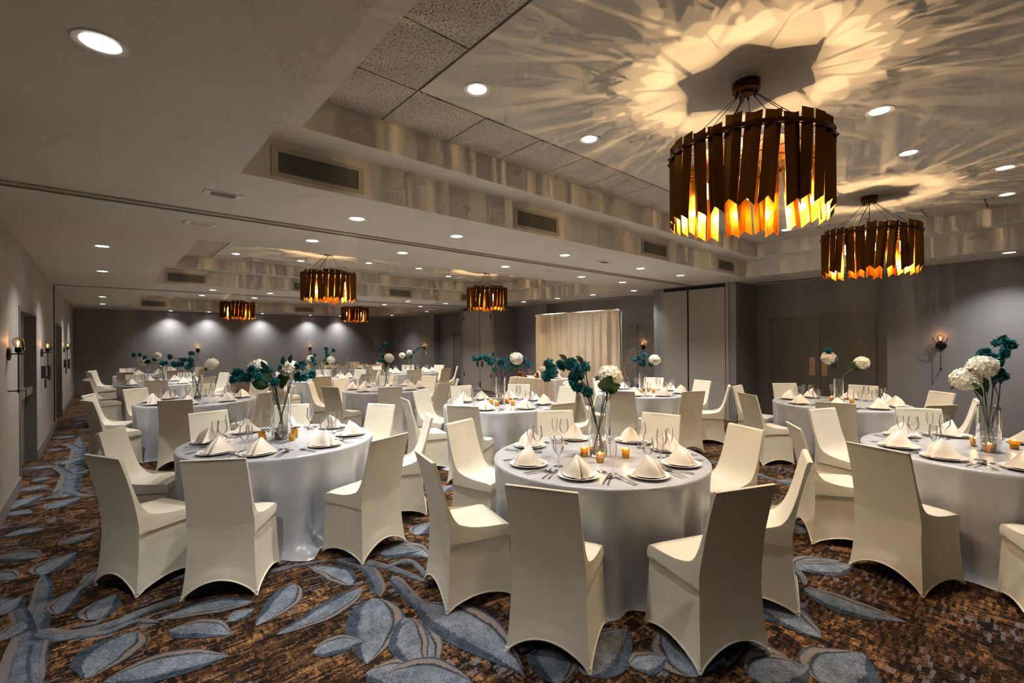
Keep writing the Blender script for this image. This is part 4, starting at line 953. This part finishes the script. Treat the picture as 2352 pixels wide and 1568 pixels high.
# ------------------------------------------------------------------ head table
hx0, hx1, hy0, hy1 = 7.70, 8.30, 7.27, 8.78
ht = link('head_table', None, None, ((hx0 + hx1) / 2, (hy0 + hy1) / 2, 0)); tag(ht, 'small rectangular head table before the cream drape', 'table')
link('tabletop', MB().box((-.28, -.73, .73), (.28, .73, .758)).mesh('tabletop', 'wood_letters'), ht)
for sx in (-1, 1):
    for sy in (-1, 1): link('leg', MB().tube([(sx * .24, sy * .65, .001), (sx * .24, sy * .65, .73)], .015, 6).mesh('leg', 'steel'), ht)
def rect_cloth():
    mb = MB(); per = []; a, b = (hx1 - hx0) / 2, (hy1 - hy0) / 2; n = 44
    for i in range(n): per.append((-a + 2 * a * i / n, -b, 0, -1))
    for i in range(n * 2): per.append((a, -b + 2 * b * i / (n * 2), 1, 0))
    for i in range(n): per.append((a - 2 * a * i / n, b, 0, 1))
    for i in range(n * 2): per.append((-a, b - 2 * b * i / (n * 2), -1, 0))
    N = len(per); rows = [(.97, .766, 0), (1.0, .762, 0), (1.008, .74, .1), (1.012, .6, .5), (1.02, .35, .9), (1.03, .1, 1.1), (1.035, .004, 1.15)]
    for s, z, k in rows:
        for i, (x, y, nx, ny) in enumerate(per):
            f = .014 * k * (math.sin(i * .62) + .6 * math.sin(i * .29 + 1)); cor = .05 * k * (abs(x) > a * .93 and abs(y) > b * .93); mb.v.append((x * s + nx * f + math.copysign(cor, x), y * s + ny * f + math.copysign(cor, y), z))
    for j in range(len(rows) - 1):
        for i in range(N): p = j * N + i; q = j * N + (i + 1) % N; mb.face((p, q, q + N, p + N)[::-1])
    mb.face([i for i in range(N)]); return mb.mesh('tablecloth', 'linen_white', 50)
cl = link('tablecloth', rect_cloth(), None, ht.location); tag(cl, 'cream floor-length cloth on the rectangular head table', 'tablecloth')
def word(name, txt, size, loc, label):
    cu = bpy.data.curves.new(name, 'FONT'); cu.body = txt; cu.size = size; cu.extrude = .012; cu.bevel_depth = .003; cu.shear = .25; cu.offset = .004
    tmp = bpy.data.objects.new('tmp', cu); COL.objects.link(tmp); dg = bpy.context.evaluated_depsgraph_get(); me = bpy.data.meshes.new_from_object(tmp.evaluated_get(dg)); bpy.data.objects.remove(tmp)
    me.name = name; me.materials.clear(); me.materials.append(MATS['wood_letters'])
    o = link(name, me, None, loc, (PI / 2, 0, -PI / 2)); tag(o, label, 'sign'); return o
HT = .767
word('wooden_word', 'Mrs.', .20, (7.80, 8.63, HT + .004), 'brown wooden script word Mrs. standing on the head table')
word('wooden_ampersand', '&', .20, (7.82, 8.02, HT + .004), 'brown wooden ampersand standing on the head table')
fv = link('flower_vase', MB().lathe([(.0005, .006), (.045, .006), (.045, .15), (.049, .15), (.049, 0), (.0005, 0)], 20).mesh('flower_vase', 'grille_dark', 40), None, (7.98, 7.92, HT)); tag(fv, 'grey patterned short vase on the head table', 'vase')
for i in range(9):
    a = i * 2.4; q = .03 + .05 * math.sqrt(i / 9); p = Vector((7.98 + q * math.cos(a), 7.92 + q * math.sin(a), HT + .20 + .03 * (1 - i / 9)))
    o = link('white_rose', MB().tube([(7.98 + .3 * q * math.cos(a), 7.92 + .3 * q * math.sin(a), HT + .02), tuple(p)], .003, 5).mesh('white_rose', 'stem_green')); tag(o, 'small white flower of the bunch on the head table', 'flower', 'white flowers on the head table')
    h = link('flower_head', HYD[0], o, p); h.scale = (.5, .5, .5)
for i, (x, y, me, n_, lb, c_) in enumerate(((8.05, 8.45, wine_me, 'wine_glass', 'clear wine glass behind the wooden word on the head table', 'glass'), (8.08, 8.38, flute_me, 'champagne_flute', 'clear flute behind the wooden word on the head table', 'glass'), (8.1, 8.2, plate_me, 'dinner_plate', 'white plate on the head table behind the ampersand', 'plate'), (8.0, 7.47, plate_me, 'dinner_plate', 'white plate on the right end of the head table', 'plate'))):
    o = link(n_, me, None, (x, y, HT)); tag(o, lb, c_)
for x, y, lb in ((8.1, 8.2, 'ivory peaked napkin on the head table behind the ampersand'), (8.0, 7.47, 'ivory peaked napkin on the right end of the head table')):
    o = link('napkin', NAP[0], None, (x, y, HT + .0195), (0, 0, -PI / 2)); tag(o, lb, 'napkin')
for y, lb in ((8.35, 'ivory covered chair behind the head table, left'), (7.62, 'ivory covered chair behind the head table, right')):
    ch = link('banquet_chair', CHAIR, None, (8.62, y, 0), (0, 0, PI / 2)); tag(ch, lb, 'chair', 'covered banquet chairs'); link('cover_hem', HEM, ch); link('foot_pockets', FEET, ch)['kind'] = 'stuff'
bpy.context.view_layer.update()
